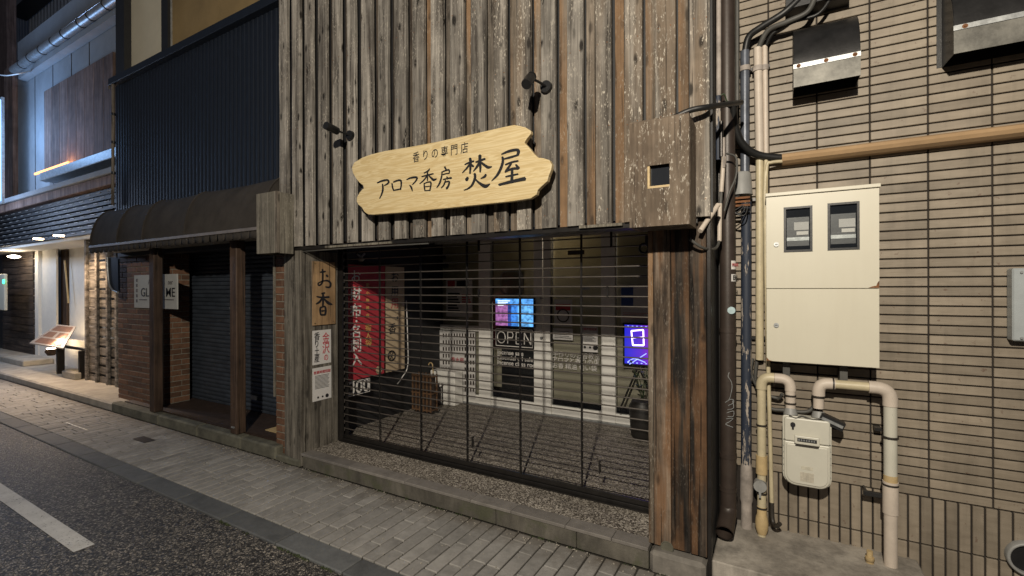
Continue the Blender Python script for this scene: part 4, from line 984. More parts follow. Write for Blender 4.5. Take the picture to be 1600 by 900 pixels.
for (p, q_, r_, s_) in wins:
    g = MB(); e = .008
    g.box(p-.003, p+e, YC-.005, YC+.005, r_-.003, s_+.003); g.box(q_-e, q_+.003, YC-.005, YC+.005, r_-.003, s_+.003); g.box(p+e, q_-e, YC-.005, YC+.005, r_-.003, r_+e); g.box(p+e, q_-e, YC-.005, YC+.005, s_-e, s_+.003)
    wf = obj('window_frame', g, M['blackm'], cab_)
    obj('window_pane', mbox(p+e, q_-e, YC+.004, YC+.006, r_+e, s_-e), M['glass'], wf)
    W_ = q_-p; Hh = s_-r_
    obj('meter_body', mbox(p+.012, q_-.012, YC+.0105, YC+.0125, r_+.03, s_-.055), M['meterg'], wf)
    obj('meter_label', mbox(p+W_*.36, q_-.014, YC+.0075, YC+.0103, r_+Hh*.48, r_+Hh*.66), M['paperw'], wf)
    obj('meter_plate', mbox(p+W_*.45, q_-.016, YC+.0072, YC+.0102, r_+Hh*.37, r_+Hh*.45), M['whiteink'], wf)
    obj('meter_grille', mbox(p+.012, q_-.012, YC+.0072, YC+.0103, r_+Hh*.24, r_+Hh*.32), M['galv'], wf)
    obj('meter_back', mbox(p, q_, YC+.0126, YC+.0129, r_, s_), M['glassd'], wf)
for y in (382, 508):
    c_ = onY(1213, y, YC-.002); g = MB(); g.tube([c_, c_+Vector((0, -.006, 0))], .013, 16); lk = obj('lock', g, M['galv'], cab_); 
    g = MB(); g.box(c_.x-.006, c_.x+.006, YC-.0095, YC-.008, c_.z-.0015, c_.z+.0015); obj('keyhole', g, M['blackm'], lk)
g = MB(); r0 = onY(1373, 449, YC-.001)
g.prism([(cx1-.0003, cmid+.003), (cx1-.045, cmid+.003), (cx1-.03, cmid+.010), (cx1-.012, cmid+.014), (cx1-.008, cmid+.028), (cx1-.0003, cmid+.04)], 'Y', YC-.0012, YC-.0004); obj('rust_patch', g, M['rust'], cab_)
g = MB(); g.prism([(cx0+.0003, cbot+.001), (cx0+.03, cbot+.001), (cx0+.012, cbot+.006), (cx0+.0003, cbot+.02)], 'Y', YC-.0012, YC-.0004); obj('rust_patch', g, M['rust'], cab_)
for xx in (cx0+.08, cx1-.16): obj('cable_outlet', mbox(xx, xx+.035, YC+.08, YW-.014, cbot-.11, cbot+.003), M['cableg'], cab_)

# grey panel at the right edge
a = onY(1582, 470, 3.12); z1 = onY(1590, 419, 3.12).z; z0 = onY(1590, 533, 3.12).z
t = thing('grey_metal_panel', (a.x+.1, 3.12, z0), 'light grey metal panel with bolts at the right edge', 'panel')
obj('panel', mbox(a.x, a.x+.30, 3.12, YW-.014, z0, z1, b=.006), plain('pale_blue_grey_paint', (.38, .41, .42), .4, .1, .08), t)
for zz in (z0+.015, z1-.02):
    g = MB(); g.tube([(a.x+.03, 3.119, zz), (a.x+.03, 3.112, zz)], .006, 8); obj('bolt', g, M['galv'], t)
# round vent at bottom right
c_ = onY(1611, 877, 3.15); t = thing('round_pipe_end', tuple(c_), 'round grey pipe mouth at the lower right corner', 'pipe')
g = MB(); R_ = .082
vs = []; prof_ = [(R_, 3.19), (R_, 3.155), (R_-.004, 3.150), (R_-.011, 3.150), (R_-.014, 3.154), (R_-.014, 3.19)]
for k in range(36):
    for (q_, y) in prof_: vs.append((c_.x+q_*math.cos(k*math.pi/18), y, c_.z+q_*math.sin(k*math.pi/18)))
g.add(vs, [(k*6+j, k*6+j+1, ((k+1) % 36)*6+j+1, ((k+1) % 36)*6+j) for k in range(36) for j in range(5)], True); obj('rim', g, M['greypipe'], t)
g = MB(); g.tube([(c_.x, 3.187, c_.z), (c_.x, 3.178, c_.z)], R_-.0145, 24); obj('inside', g, M['blackm'], t)

# ---------------------------------------------------------------- gas meter and pipes
YG2 = 3.06
def pt(x, y, Y=YG2): return onY(x, y, Y)
def elbow(p, q_, r_, R=.045):
    """arc corner at q between p and r"""
    p, q_, r_ = Vector(p), Vector(q_), Vector(r_); a = q_+(p-q_).normalized()*R; b = q_+(r_-q_).normalized()*R
    return [a.lerp(q_, t_)*(1-t_)+q_.lerp(b, t_)*t_ for t_ in [k/6 for k in range(7)]]
ra = .0255
t = thing('gas_inlet_pipe', tuple(pt(1190, 822)), 'cream gas pipe rising from the slab and bending down into the left of the meter', 'pipe')
A, B, C, D = pt(1190, 700), pt(1190, 589), pt(1235, 592), pt(1235, 632)
B.x = A.x; C.z = B.z; D.x = C.x
A0 = Vector((A.x, A.y, ZS))
g = MB(); g.tube([Vector((A.x, A.y, ZS+.17)), B-Vector((0, 0, .05))], ra-.002, 16); obj('riser', g, M['creamd'], t)
g = MB(); g.tube([B-Vector((0, 0, .07))]+elbow(A, B, C, .05)+[B.lerp(C, .45)], ra+.003, 16); obj('elbow', g, M['creamd'], t)
g = MB(); g.tube([B.lerp(C, .46)]+elbow(B, C, D, .05)+[C-Vector((0, 0, .065))], ra+.003, 16); obj('elbow', g, M['pinkp'], t)
g = MB(); g.tube([C-Vector((0, 0, .066)), D-Vector((0, 0, .02))], ra, 16); obj('drop', g, M['pinkp'], t)
def bands(t_, xc, Y, zs_, r_, mt='band', h=.010):
    for zz in zs_:
        g_ = MB(); g_.tube([(xc, Y, zz-h/2), (xc, Y, zz+h/2)], r_, 16); obj('band', g_, M[mt], t_)
bands(t, A.x, A.y, [pt(1190, 664).z, pt(1190, 793).z, pt(1190, 770).z], ra+.003)
bands(t, C.x, C.y, [pt(1235, 618).z, pt(1235, 630).z], ra+.003)
g = MB(); zc = [ZS+.012, ZS+.03, ZS+.05, ZS+.08, ZS+.11, ZS+.125, ZS+.17]; g.tube([(A.x, A.y, z_) for z_ in zc], [ra-.002, ra+.004, ra+.008, ra+.009, ra+.005, ra, ra], 16); obj('base_joint', g, M['tapey'], t)
g = MB(); g.tube([(A.x, A.y, pt(1190, 740).z), (A.x, A.y, pt(1190, 712).z)], ra+.005, 16); obj('yellow_wrap', g, M['tapey'], t)
c_ = pt(1188, 756); g = MB(); g.tube([(c_.x, c_.y+.01, c_.z), (c_.x, c_.y-.045, c_.z)], .034, 18); g.box(c_.x-.006, c_.x+.006, c_.y-.058, c_.y-.045, c_.z-.06, c_.z+.03); obj('valve', g, M['greypipe'], t)
g = MB(); g.tube([(A.x, A.y, ZS), (A.x, A.y, ZS+.014)], ra-.004, 14); obj('stub', g, M['creamd'], t)
t = thing('gas_outlet_pipe', tuple(pt(1393, 868)), 'thick white gas pipe arching from the meter down to the slab on the right', 'pipe')
rb = .029
D2, C2, B2, A2 = pt(1279, 632), pt(1279, 598), pt(1391, 598), pt(1391, 700)
C2.x = D2.x; B2.z = C2.z; A2.x = B2.x
g = MB(); g.tube([D2-Vector((0, 0, .02)), C2-Vector((0, 0, .065))], rb-.003, 16); obj('drop', g, M['pinkp'], t)
g = MB(); g.tube([C2-Vector((0, 0, .07))]+elbow(D2, C2, B2, .05)+[C2+Vector((.075, 0, 0))], rb+.002, 16); obj('elbow', g, M['pinkp'], t)
g = MB(); g.tube([C2+Vector((.0755, 0, 0)), B2-Vector((.09, 0, 0))], rb-.005, 16); obj('crosspiece', g, M['creamd'], t)
g = MB(); g.tube([B2-Vector((.09, 0, 0))]+elbow(C2, B2, A2, .06)+[B2-Vector((0, 0, .09))], rb+.004, 18); obj('elbow', g, M['pinkp'], t)
g = MB(); g.tube([B2-Vector((0, 0, .09)), (B2.x, B2.y, pt(1391, 742).z)], rb, 18); obj('down_pipe', g, M['meter'], t)
g = MB(); g.tube([(B2.x, B2.y, pt(1391, 752).z), (B2.x, B2.y, pt(1391, 802).z)], rb+.005, 18); obj('socket', g, M['pinkp'], t)
g = MB(); g.tube([(B2.x, B2.y, pt(1391, 802).z), (B2.x, B2.y, ZS)], rb, 18); obj('foot_pipe', g, M['pinkp'], t)
g = MB(); g.tube([(B2.x, B2.y, pt(1391, 752).z), (B2.x, B2.y, pt(1391, 742).z)], rb+.001, 18); obj('yellow_wrap', g, M['tapey'], t)
bands(t, B2.x, B2.y, [pt(1391, 683).z, pt(1391, 757).z], rb+.006)
bands(t, D2.x, D2.y, [pt(1279, 620).z], rb)
for p_ in (1302, 1365):
    c_ = pt(p_, 598); g = MB(); g.tube([(c_.x-.004, c_.y, B2.z), (c_.x+.004, c_.y, B2.z)], rb+.003, 16); obj('ring', g, M['band'], t)
c_ = pt(1380, 775, YG2+.03); g = MB(); g.box(c_.x-.085, c_.x, YG2+.02, YG2+.045, c_.z-.012, c_.z+.012, b=.003); g.tube([(c_.x-.07, YG2+.03, c_.z), (c_.x-.07, YW-.01, c_.z)], .007, 8); obj('wall_bracket', g, M['hood'], t)
c_ = pt(1378, 672, YG2+.06); g = MB(); g.box(c_.x-.03, c_.x, YG2+.06, YW-.01, c_.z-.008, c_.z+.008); obj('wall_bracket', g, M['hood'], t)
# meter
YM0, YM1 = 2.975, 3.10
mx0 = onY(1223.5, 700, YM0).x; mx1 = onY(1299.5, 700, YM0).x; mzt = onY(1262, 654, YM0).z; mzb = onY(1262, 763, YM0).z
t = thing('gas_meter', ((mx0+mx1)/2, 3.04, mzb), 'ivory painted gas meter with a small counter window hanging between two pipes', 'gas meter')
def rrect(x0, x1, z0, z1, r0, r1):
    pts_ = []
    for (cx, cz, r_, a0) in ((x1-r1, z1-r1, r1, 0), (x0+r1, z1-r1, r1, 90), (x0+r0, z0+r0, r0, 180), (x1-r0, z0+r0, r0, 270)):
        for k in range(6): a = math.radians(a0+18*k); pts_.append((cx+r_*math.cos(a), cz+r_*math.sin(a)))
    return pts_
def solid(poly, ya, yb, name, mt, par, bw=.004):
    g_ = MB(); g_.prism(poly, 'Y', ya, yb); o_ = obj(name, g_, mt, par); b_ = o_.modifiers.new('bevel', 'BEVEL'); b_.width = bw; b_.segments = 2; b_.limit_method = 'ANGLE'; b_.angle_limit = .8; return o_
mw = mx1-mx0; zsplit = mzt-(mzt-mzb)*.36
solid(rrect(mx0-.002, mx1+.002, mzb-.002, mzt, .06, .012), 2.995, 3.012, 'flange', M['meter'], t, .003)
solid(rrect(mx0+.004, mx1-.004, mzb+.004, zsplit, .055, .01), 2.978, 2.9945, 'lower_body', M['meter'], t, .008)
solid(rrect(mx0+.016, mx1-.016, mzb+.018, zsplit-.012, .045, .008), 2.970, 2.9775, 'lower_plate', M['meter'], t, .004)
solid(rrect(mx0+.006, mx1-.006, zsplit+.003, mzt-.004, .01, .014), 2.972, 2.9945, 'upper_body', M['meter'], t, .007)
solid(rrect(mx0+.008, mx1-.008, mzb+.012, mzt-.006, .05, .012), 3.0125, 3.085, 'back_body', M['meter'], t, .01)
wz = zsplit+.018
solid(rrect(mx0+mw*.24, mx0+mw*.76, wz-.022, wz+.024, .008, .006), 2.955, 2.9715, 'counter_housing', M['meter'], t, .004)
obj('counter_window', mbox(mx0+mw*.30, mx0+mw*.70, 2.9525, 2.9548, wz-.006, wz+.012), M['ink'], t)
g = MB()
for k in range(7): g.box(mx0+mw*(.32+.052*k), mx0+mw*(.35+.052*k), 2.9512, 2.9524, wz-.002, wz+.008)
obj('counter_digits', g, M['galv'], t)
obj('counter_edge', mbox(mx0+mw*.26, mx0+mw*.74, 2.953, 2.958, wz-.028, wz-.0225), M['band'], t)
g = MB(); c_ = Vector((mx0+mw*.21, 2.968, mzt-.04)); g.tube([c_+Vector((0, .004, 0)), c_+Vector((0, -.006, 0))], .012, 12); g.box(c_.x-.005, c_.x+.005, 2.964, 2.972, c_.z-.026, c_.z-.008); obj('seal_hole', g, M['ink'], t)
g = MB(); g.box(mx0+mw*.36, mx0+mw*.64, 2.9685, 2.9699, mzb+.035, mzb+.085); obj('label', g, plain('aged_label', (.46, .42, .34), .6, 0, .25, 60), t)
g = MB(); g.box(mx0+mw*.38, mx0+mw*.62, 2.9685, 2.9698, mzb+.10, mzb+.118); obj('label', g, plain('aged_label_strip', (.5, .47, .38), .6, 0, .2, 60), t)
g = MB()
for k in range(6): g.tube([(mx0+.004, 2.994, mzb+.07+.035*k), (mx0+.004, 2.990, mzb+.07+.035*k)], .003, 6); g.tube([(mx1-.004, 2.994, mzb+.07+.035*k), (mx1-.004, 2.990, mzb+.07+.035*k)], .003, 6)
obj('rim_screws', g, M['galv'], t)
for xx in (C.x, D2.x):
    g = MB(); g.tube([(xx, YG2-.01, mzt+.028), (xx, YG2-.012, mzt+.018), (xx, YG2-.015, mzt-.004)], [.028, .031, .036], 16); obj('union_nut', g, M['greypipe'], t)
a = pt(1280, 652, 3.03); g = MB(); g.obox((a.x+.055, 3.02, a.z-.012), (.052, 0, -.022), (0, .03, 0), (.009, 0, .020)); o = obj('sensor_unit', g, M['blackm'], t)
g = MB(); g.obox((a.x+.055, 2.985, a.z-.010), (.046, 0, -.0195), (0, .006, 0), (.003, 0, .0065)); obj('sensor_strip', g, M['galv'], t)
g = MB(); g.tube(smoothcurve([(mx0+.03, 2.985, mzt+.006), (mx0+.06, 2.975, mzt-.006), (mx0+.09, 2.985, mzt+.008), (mx0+.14, 2.98, mzt-.002), (mx0+.19, 2.985, mzt+.012)], 5), .0035, 6); obj('seal_wire', g, M['cableg'], t)
# flexible grey conduits behind
g = MB(); g.tube(smoothcurve([pt(1176, 560, 3.13), pt(1174, 585, 3.13), pt(1190, 612, 3.13), pt(1215, 622, 3.13), pt(1222, 616, 3.10)], 6), .0095, 8); g.tube(smoothcurve([pt(1183, 560, 3.15), pt(1181, 600, 3.15), pt(1200, 635, 3.14), pt(1225, 641, 3.13), pt(1262, 643, 3.13), pt(1275, 628, 3.13)], 6), .011, 8)
tag(obj('flexible_conduit', g, M['cableg'], None, at=pt(1200, 620, 3.13)), 'grey flexible conduits curling behind the gas inlet pipe', 'conduit')
# small capped stub on slab
c_ = onZ(1359, 879, ZS); t = thing('capped_stub', tuple(c_), 'short yellow capped pipe stub standing on the slab', 'pipe stub')
g = MB(); g.tube([c_, c_+Vector((0, 0, .012)), c_+Vector((0, 0, .013)), c_+Vector((0, 0, .03))], [.018, .018, .021, .020], 14); obj('collar', g, M['tapey'], t)
g = MB(); g.tube([c_+Vector((0, 0, .03)), c_+Vector((0, 0, .062))], .014, 14); obj('cap', g, M['tapey'], t)
# ---------------------------------------------------------------- conduits beside the cabinet
def vpipe(name, label, cat, px, y0_, y1_, wpx, Y, mt, segs=(), n=12, par=None, r=None, dx=0):
    a_ = onY(px, y0_, Y); b_ = onY(px+dx, y1_, Y); r_ = r or abs(onY(px+wpx/2, 450, Y).x-onY(px-wpx/2, 450, Y).x)/2
    t_ = par or thing(name, tuple(b_), label, cat)
    g_ = MB(); g_.tube([(a_.x, Y, a_.z), (b_.x, Y, b_.z)], r_, n); obj('pipe', g_, M[mt], t_); return t_, a_, b_, r_
def collar(t_, px, y, Y, r_, h=.03, mt='mottled'):
    c = onY(px, y, Y); g_ = MB(); g_.tube([(c.x, Y, c.z-h/2), (c.x, Y, c.z+h/2)], r_, 14); obj('collar', g_, M[mt], t_)
t, a, b, r_ = vpipe('navy_conduit', 'old pipe with peeling navy paint beside the cream conduits', 'pipe', 1164, 80, 300, 15, 3.12, 'bluepipe')
vpipe('', '', '', 1166, 300, 735, 17, 3.12, 'peel', par=t); 
g = MB(); xc = onY(1166, 700, 3.12).x; zs_ = [onY(1166, y, 3.12).z for y in (722, 735, 740, 775, 780, 785)]+[ZS]
g.tube([(xc, 3.12, z_) for z_ in zs_], [.028, .034, .034, .036, .036, .031, .031], 16); obj('base_sleeve', g, M['mottled'], t)
collar(t, 1164, 108, 3.12, r_+.006)
t, a, b, r_ = vpipe('cream_conduit', 'thick cream conduit running down left of the meter cabinet', 'conduit', 1184, 75, 240, 14, 3.13, 'pinkp', dx=3)
vpipe('', '', '', 1187, 240, 562, 13, 3.13, 'creamd', par=t); collar(t, 1184, 108, 3.13, r_+.006)
t, a, b, r_ = vpipe('thin_conduit', 'thin cream conduit nearest the meter cabinet, bending away at its foot', 'conduit', 1195, 72, 250, 9, 3.14, 'pinkp', dx=2)
g = MB(); g.tube([pt(1197, 250, 3.12), pt(1195, 300, 3.10), pt(1197, 420, 3.10), pt(1200, 560, 3.10), pt(1206, 790, 3.10)], .0115, 10); obj('lower_pipe', g, M['creamd'], t); collar(t, 1195, 106, 3.14, r_+.006)
g = MB(); g.tube(smoothcurve([pt(1206, 785, 3.10), pt(1207, 812, 3.09), pt(1212, 822, 3.06), pt(1219, 818, 3.04)], 4), .012, 10); obj('hooked_foot', g, M['band'], t)
g = MB(); g.tube(smoothcurve([pt(1197, 330, 3.11), pt(1198, 262, 3.11), pt(1205, 254, 3.11), pt(1222, 252, 3.12)], 6), .010, 8); tag(obj('branch_conduit', g, M['creamd'], None, at=pt(1198, 300, 3.11)), 'slim cream branch bending from the conduits to the tan duct', 'conduit')
g = MB()
for y in (108, 312, 528): c_ = onY(1178, y, 3.155); g.box(c_.x-.075, c_.x+.085, 3.15, 3.16, c_.z-.008, c_.z+.008)
tag(obj('pipe_clamp', g, M['hood'], None, at=onY(1178, 312, 3.155)), 'dark clamps holding the conduits to the tiled wall', 'clamp')
# hoses at top
def hose(name, label, pts_, r_, mt='cable', n=10, cat='hose', Y=None):
    g_ = MB(); g_.tube(smoothcurve([onY(p[0], p[1], p[2]) for p in pts_], 8), r_, n); return tag(obj(name, g_, M[mt], None, at=onY(*pts_[0])), label, cat)
hose('black_hose', 'thickest black hose arching from the top edge to the navy pipe', [(1255, -8, 3.06), (1225, 20, 3.06), (1190, 42, 3.08), (1170, 58, 3.10), (1164, 84, 3.12)], .020)
hose('grey_hose', 'grey hose curving below the thick black hose into the cream conduit', [(1275, -10, 3.05), (1262, 18, 3.05), (1230, 34, 3.06), (1200, 48, 3.09), (1184, 78, 3.13)], .015, 'cableg')
hose('thin_hose', 'thin black hose lowest of the three arching from the top edge', [(1300, -6, 3.08), (1278, 22, 3.08), (1240, 34, 3.09), (1208, 52, 3.11), (1196, 74, 3.14)], .010)
hose('feed_cable', 'thick black cable swinging from the pillar into the tan duct cover', [(1146, 165, 2.95), (1148, 195, 3.0), (1160, 225, 3.05), (1185, 242, 3.10), (1223, 247, 3.14)], .022)
hose('crossing_cable', 'black taped cable bundle reaching from the wooden cabinet top to the pipes', [(1052, 184, 2.50), (1080, 172, 2.51), (1108, 167, 2.55), (1135, 163, 2.70), (1158, 160, 2.88)], .015)
# strap and wires
hose('green_wire', 'frayed green wire tied round the pale pipe near the cable bundle', [(1112, 145, 2.9), (1121, 152, 2.88), (1131, 147, 2.88), (1136, 158, 2.9), (1143, 162, 2.9)], .004, 'leafw' if 'leafw' in M else 'leaf', 6, 'wire')
# brown downspout with stickers
YDN = 2.99
ds = thing('brown_downspout', tuple(onY(1137, 815, YDN)), 'dark brown downspout with stickers and white scrawl in the gap', 'downspout')
xd = onY(1137.5, 600, YDN).x; rd = .043
g = MB(); g.tube([(xd, YDN, 4.9), (xd, YDN, onY(1137, 792, YDN).z)], rd, 20); obj('pipe', g, M['brownpipe'], ds)
e1 = onY(1137, 792, YDN); g = MB(); g.tube([(xd, YDN, e1.z), (xd, YDN-.012, e1.z-.03), (xd-.004, YDN-.06, e1.z-.055), (xd-.008, YDN-.15, e1.z-.085)], [rd+.003]*4, 20, False); 
g.tube([(xd-.008, YDN-.15, e1.z-.085), (xd-.004, YDN-.06, e1.z-.055)], [rd-.002, rd-.006], 20, False); obj('spout', g, M['brownpipe'], ds)
for y in (516, 711, 763): c_ = onY(1137, y, YDN); g = MB(); g.tube([(xd, YDN, c_.z-.012), (xd, YDN, c_.z+.012)], rd+.004, 20); obj('collar', g, M['brownpipe'], ds)
def sticker(y, w_, h_, mt, txt=None, tm='redtxt', s_=.03):
    c = onY(1141, y, YDN-rd); g_ = MB(); n_ = 5; vs = []
    a0 = -1.05; a1 = a0+w_/rd
    for k in range(n_+1):
        a = a0+(a1-a0)*k/n_
        for zz in (c.z-h_/2, c.z+h_/2): vs.append((xd+(rd+.0012)*math.cos(a), YDN+(rd+.0012)*math.sin(a), zz))
    g_.add(vs, [(2*k, 2*k+2, 2*k+3, 2*k+1) for k in range(n_)]); o_ = obj('sticker', g_, M[mt], ds)
    if txt: am = -1.25; text('lettering', txt, M[tm], ds, (xd+(rd+.004)*math.cos((a0+a1)/2), YDN+(rd+.004)*math.sin((a0+a1)/2), c.z), (-math.sin((a0+a1)/2), math.cos((a0+a1)/2), 0), (0, 0, 1), s_, .01)
M['mint'] = plain('pale_blue_sticker', (.42, .55, .58), .5)
sticker(414, .05, .05, 'whiteink', 'WAR', 'redtxt', .028); sticker(434, .048, .042, 'paperw', 'EH', 'ink', .036)
c_ = onY(1142.5, 485, YDN-rd); g = MB(); g.tube([(xd+.022, YDN-rd+.006, c_.z), (xd+.0225, YDN-rd-.001, c_.z)], .021, 18); obj('round_sticker', g, M['mint'], ds)
scr = [[(655, 72, 2), (600, 60, 2), (615, 130, 2), (640, 200, 2)], [(105, 60, 5), (112, 110, 4), (118, 150, 4)]]
def cvs(x, y, off): p_ = onY(1100+x/2.648, 560+y/2.648, YDN-rd-.003); return (p_.x, p_.y-off, p_.z)
scrawl = [[(104, 58, 2.5), (100, 75, 2.5), (112, 95, 2.5), (116, 120, 2.5), (108, 160, 2.5), (100, 175, 2.5)], [(88, 182, 2.5), (108, 170, 2.5), (122, 172, 2.5), (120, 185, 2.5), (100, 195, 2.5)], [(118, 175, 2.5), (122, 205, 2.5), (98, 212, 2.5)], [(95, 225, 2.5), (122, 218, 2.5), (120, 240, 2.5), (98, 240, 2.5)], [(92, 250, 2.5), (120, 248, 2.5), (105, 262, 2.5), (90, 272, 2.5), (120, 285, 2.5)]]
brush('scrawl', scrawl, M['galv'], ds, cvs)
# dark board between pillar and pipe, bundles of old pipes up in the gap
tag(obj('gap_board', mbox(-.300, -.262, 3.02, 3.19, ZS, 4.8, b=.003), M['rail'], None, at=(-.28, 3.1, ZS)), 'dark narrow board in the gap between timber shop and downspout', 'board')
g = MB(); 
tb2 = thing('gap_pipes', tuple(onY(1118, 200, 2.9)), 'peeling pale pipes and cables bundled at the top of the gap', 'pipes')
for (px, y0_, y1_, w_, Y, mt) in ((1123, -10, 150, 8, 2.88, 'mottled'), (1122, 150, 250, 9, 2.88, 'peel'), (1115, -10, 235, 5, 2.90, 'cable'), (1152, -10, 160, 7, 2.9, 'cableg'), (1127, 190, 245, 7, 2.86, 'rail'), (1131, 215, 262, 4, 2.85, 'mottled')):
    vpipe('', '', '', px, y0_, y1_, w_, Y, mt, par=tb2)
g = MB(); g.tube([onY(1131, 245, 2.86), onY(1127, 300, 2.86)], .012, 10); g.tube([onY(1125, 318, 2.86), onY(1124, 377, 2.86)], .012, 10); g.tube([onY(1122, 320, 2.72), onY(1094, 361, 2.58)], .013, 10); obj('pale_sleeve', g, M['pinkp'], tb2)
g = MB(); g.tube(smoothcurve([onY(1127, 300, 2.86), onY(1126, 318, 2.86)], 3), .009, 8); g.tube(smoothcurve([onY(1124, 376, 2.86), onY(1118, 388, 2.78), onY(1100, 388, 2.62), onY(1078, 374, 2.57)], 6), .008, 8)
g.tube(smoothcurve([onY(1135, 240, 2.86), onY(1150, 246, 2.88), onY(1150, 275, 2.88), onY(1140, 300, 2.86), onY(1132, 330, 2.86)], 6), .006, 8); obj('loose_cable', g, M['cableg'], tb2)
# grey cap box with rusty bracket
a = onY(1144, 285, 3.0); b = onY(1172, 285, 3.0); z1 = onY(1158, 267, 3.0).z; z0 = onY(1158, 303, 3.0).z
t = thing('grey_cable_cap', ((a.x+b.x)/2, 3.0, z0), 'grey plastic cable cap with a rusty bracket under it', 'cap')
g = MB(); g.tube([((a.x+b.x)/2, 3.05, z1), ((a.x+b.x)/2, 3.05, z1-.01), ((a.x+b.x)/2, 3.05, z0+.01), ((a.x+b.x)/2, 3.05, z0)], [.042, .05, .058, .06], 4+12); obj('cap_body', g, M['greypipe'], t)
g = MB()
for k in range(3): g.box(a.x-.0, b.x, 2.99, 3.0, z0-.03-.022*k, z0-.018-.022*k)
obj('rusty_bracket', g, M['rust'], t)
g = MB()
for k in range(4): g.tube(smoothcurve([((a.x+b.x)/2-.03+.012*k, 3.02, z0), (a.x-.02-.01*k, 2.99, z0-.06), (a.x+.02*k, 2.98, z0-.10-.01*k), (b.x-.01, 3.0, z0-.05)], 5), .004, 6)
obj('loose_wires', g, M['cable'], t)

# ================================================================== SHUTTERED BUILDING (left, with awning)
lb = thing('shuttered_building', (-5.8, 2.75, 0), 'closed shop with navy corrugated upper wall and blue grey shutters', 'building')
sx0, sx1 = -7.66, -3.915; sz0, sz1 = 2.5, 4.27; YSH = 2.75
g = MB(); vs = []; n = int((sx1-sx0)/.0125)
for k in range(n+1):
    x = sx0+(sx1-sx0)*k/n; y = YSH+(.003 if (k//3) % 2 else -.0025)
    vs += [(x, y, sz0), (x, y, sz1)]
g.add(vs, [(2*k, 2*k+2, 2*k+3, 2*k+1) for k in range(n)]); obj('corrugated_sheet', g, M['navy'], lb)
obj('wall_core', mbox(sx0, sx1, 2.765, 2.9, 2.0, 4.26), M['black_wood'], lb)
obj('cap_flashing', mbox(sx0-.03, sx1-.02, 2.68, 2.86, 4.272, 4.36, b=.004), M['navy'], lb)
obj('edge_trim', mbox(sx1+.0, -3.872, 2.66, 2.80, 2.0, 4.30, b=.002), M['greyb'], lb)
obj('edge_post', mbox(onY(178, 100, 2.74).x, onY(191, 100, 2.74).x, 2.76, 2.84, 3.9, 6.8), M['black_wood'], lb)
obj('upper_panel', mbox(onY(191, 60, 2.84).x, onY(252, 60, 2.84).x, 2.84, 2.88, 4.2, 6.8), M['whitew'], lb)
obj('upper_post', mbox(onY(252, 60, 2.80).x, onY(262, 60, 2.80).x, 2.80, 2.88, 4.2, 6.8), M['black_wood'], lb)
obj('upper_strip', mbox(onY(262, 60, 2.84).x, onY(268, 60, 2.84).x, 2.83, 2.88, 4.2, 6.8), M['galv'], lb)
xa_ = onY(268, 60, 2.85).x; xb_ = onY(342, 60, 2.85).x
obj('upper_wall', mbox(xa_+.002, xb_-.002, 2.85, 2.9, 4.2, 6.8), M['beigew'], lb)
obj('upper_wall', mbox(xb_+.002, -3.95, 2.85, 2.9, 4.2, 6.8), M['beigew'], lb)
g = MB(); g.box(-4.05, -2.0, 2.50, 2.66, 4.93, 5.02); tag(obj('eave_rail', g, M['whitew'], None, at=(-3, 2.5, 4.9)), 'pale rail over the timber boards at the top edge', 'rail')
# downpipe on left corner of sheet
g = MB(); g.tube([onY(177, 132, 2.7), onY(176, 320, 2.7)], .018, 8); g.tube([onY(177, 132, 2.7), onY(171, 133, 2.7), onY(171, 140, 2.7)], .012, 6); obj('corner_pipe', g, M['greyb'], lb)
g = MB()
for y in (178, 222, 270): c_ = onY(176, y, 2.69); g.tube([(c_.x, 2.7, c_.z-.015), (c_.x, 2.7, c_.z+.015)], .026, 8)
obj('pipe_bracket', g, M['blackm'], lb)
# porch
obj('porch_floor', mbox(-7.35, -3.93, 2.72, 3.45, 0, ZS-.004), plain('dark_red_porch_tile', (.040, .025, .019), .6, 0, .4, 14), lb)
obj('porch_ceiling', mbox(-7.60, -3.93, 2.60, 3.6, 2.05, 2.10), plain('pale_soffit', (.25, .23, .2), .8), lb)
obj('porch_back', mbox(-9, -3.93, 3.5, 3.6, 0, 2.05), M['black_wood'], lb)
kc = thing('porch_kerb', (-5.6, 2.61, 0), kind='structure')
ks = [-7.42, -6.2, -5.35, -4.55, -3.99]
for a, b in zip(ks, ks[1:]): obj('kerb_block', mbox(a+.003, b-.003, 2.605, 2.715, -.01, ZS-.005, b=.014), M['curbc'], kc, at=(a, 2.6, 0))
obj('kerb_block', mbox(-3.985, -3.64, 2.60, 2.66, -.01, .055, b=.012), M['curbc'], kc, at=(-3.8, 2.6, 0))
# floor tiles (dark reddish) joints
g = MB()
obj('floor_mat', mbox(-4.55, -4.12, 2.86, 3.06, ZS-.003, ZS+.004), M['tapey'], lb)
# posts
for j, (a, b) in enumerate(((233, 256), (359, 383))):
    x0_ = onY(a, 500, 2.63).x; x1_ = x0_+.115
    obj('porch_post', mbox(x0_, x1_, 2.63, 2.725, ZS-.003, 2.05, b=.006), M['post'], lb, at=(x0_, 2.63, 0))
obj('post_bracket', mbox(onY(362, 677, 2.625).x, onY(362, 677, 2.625).x+.05, 2.618, 2.628, ZS+.06, ZS+.075), M['galv'], lb)
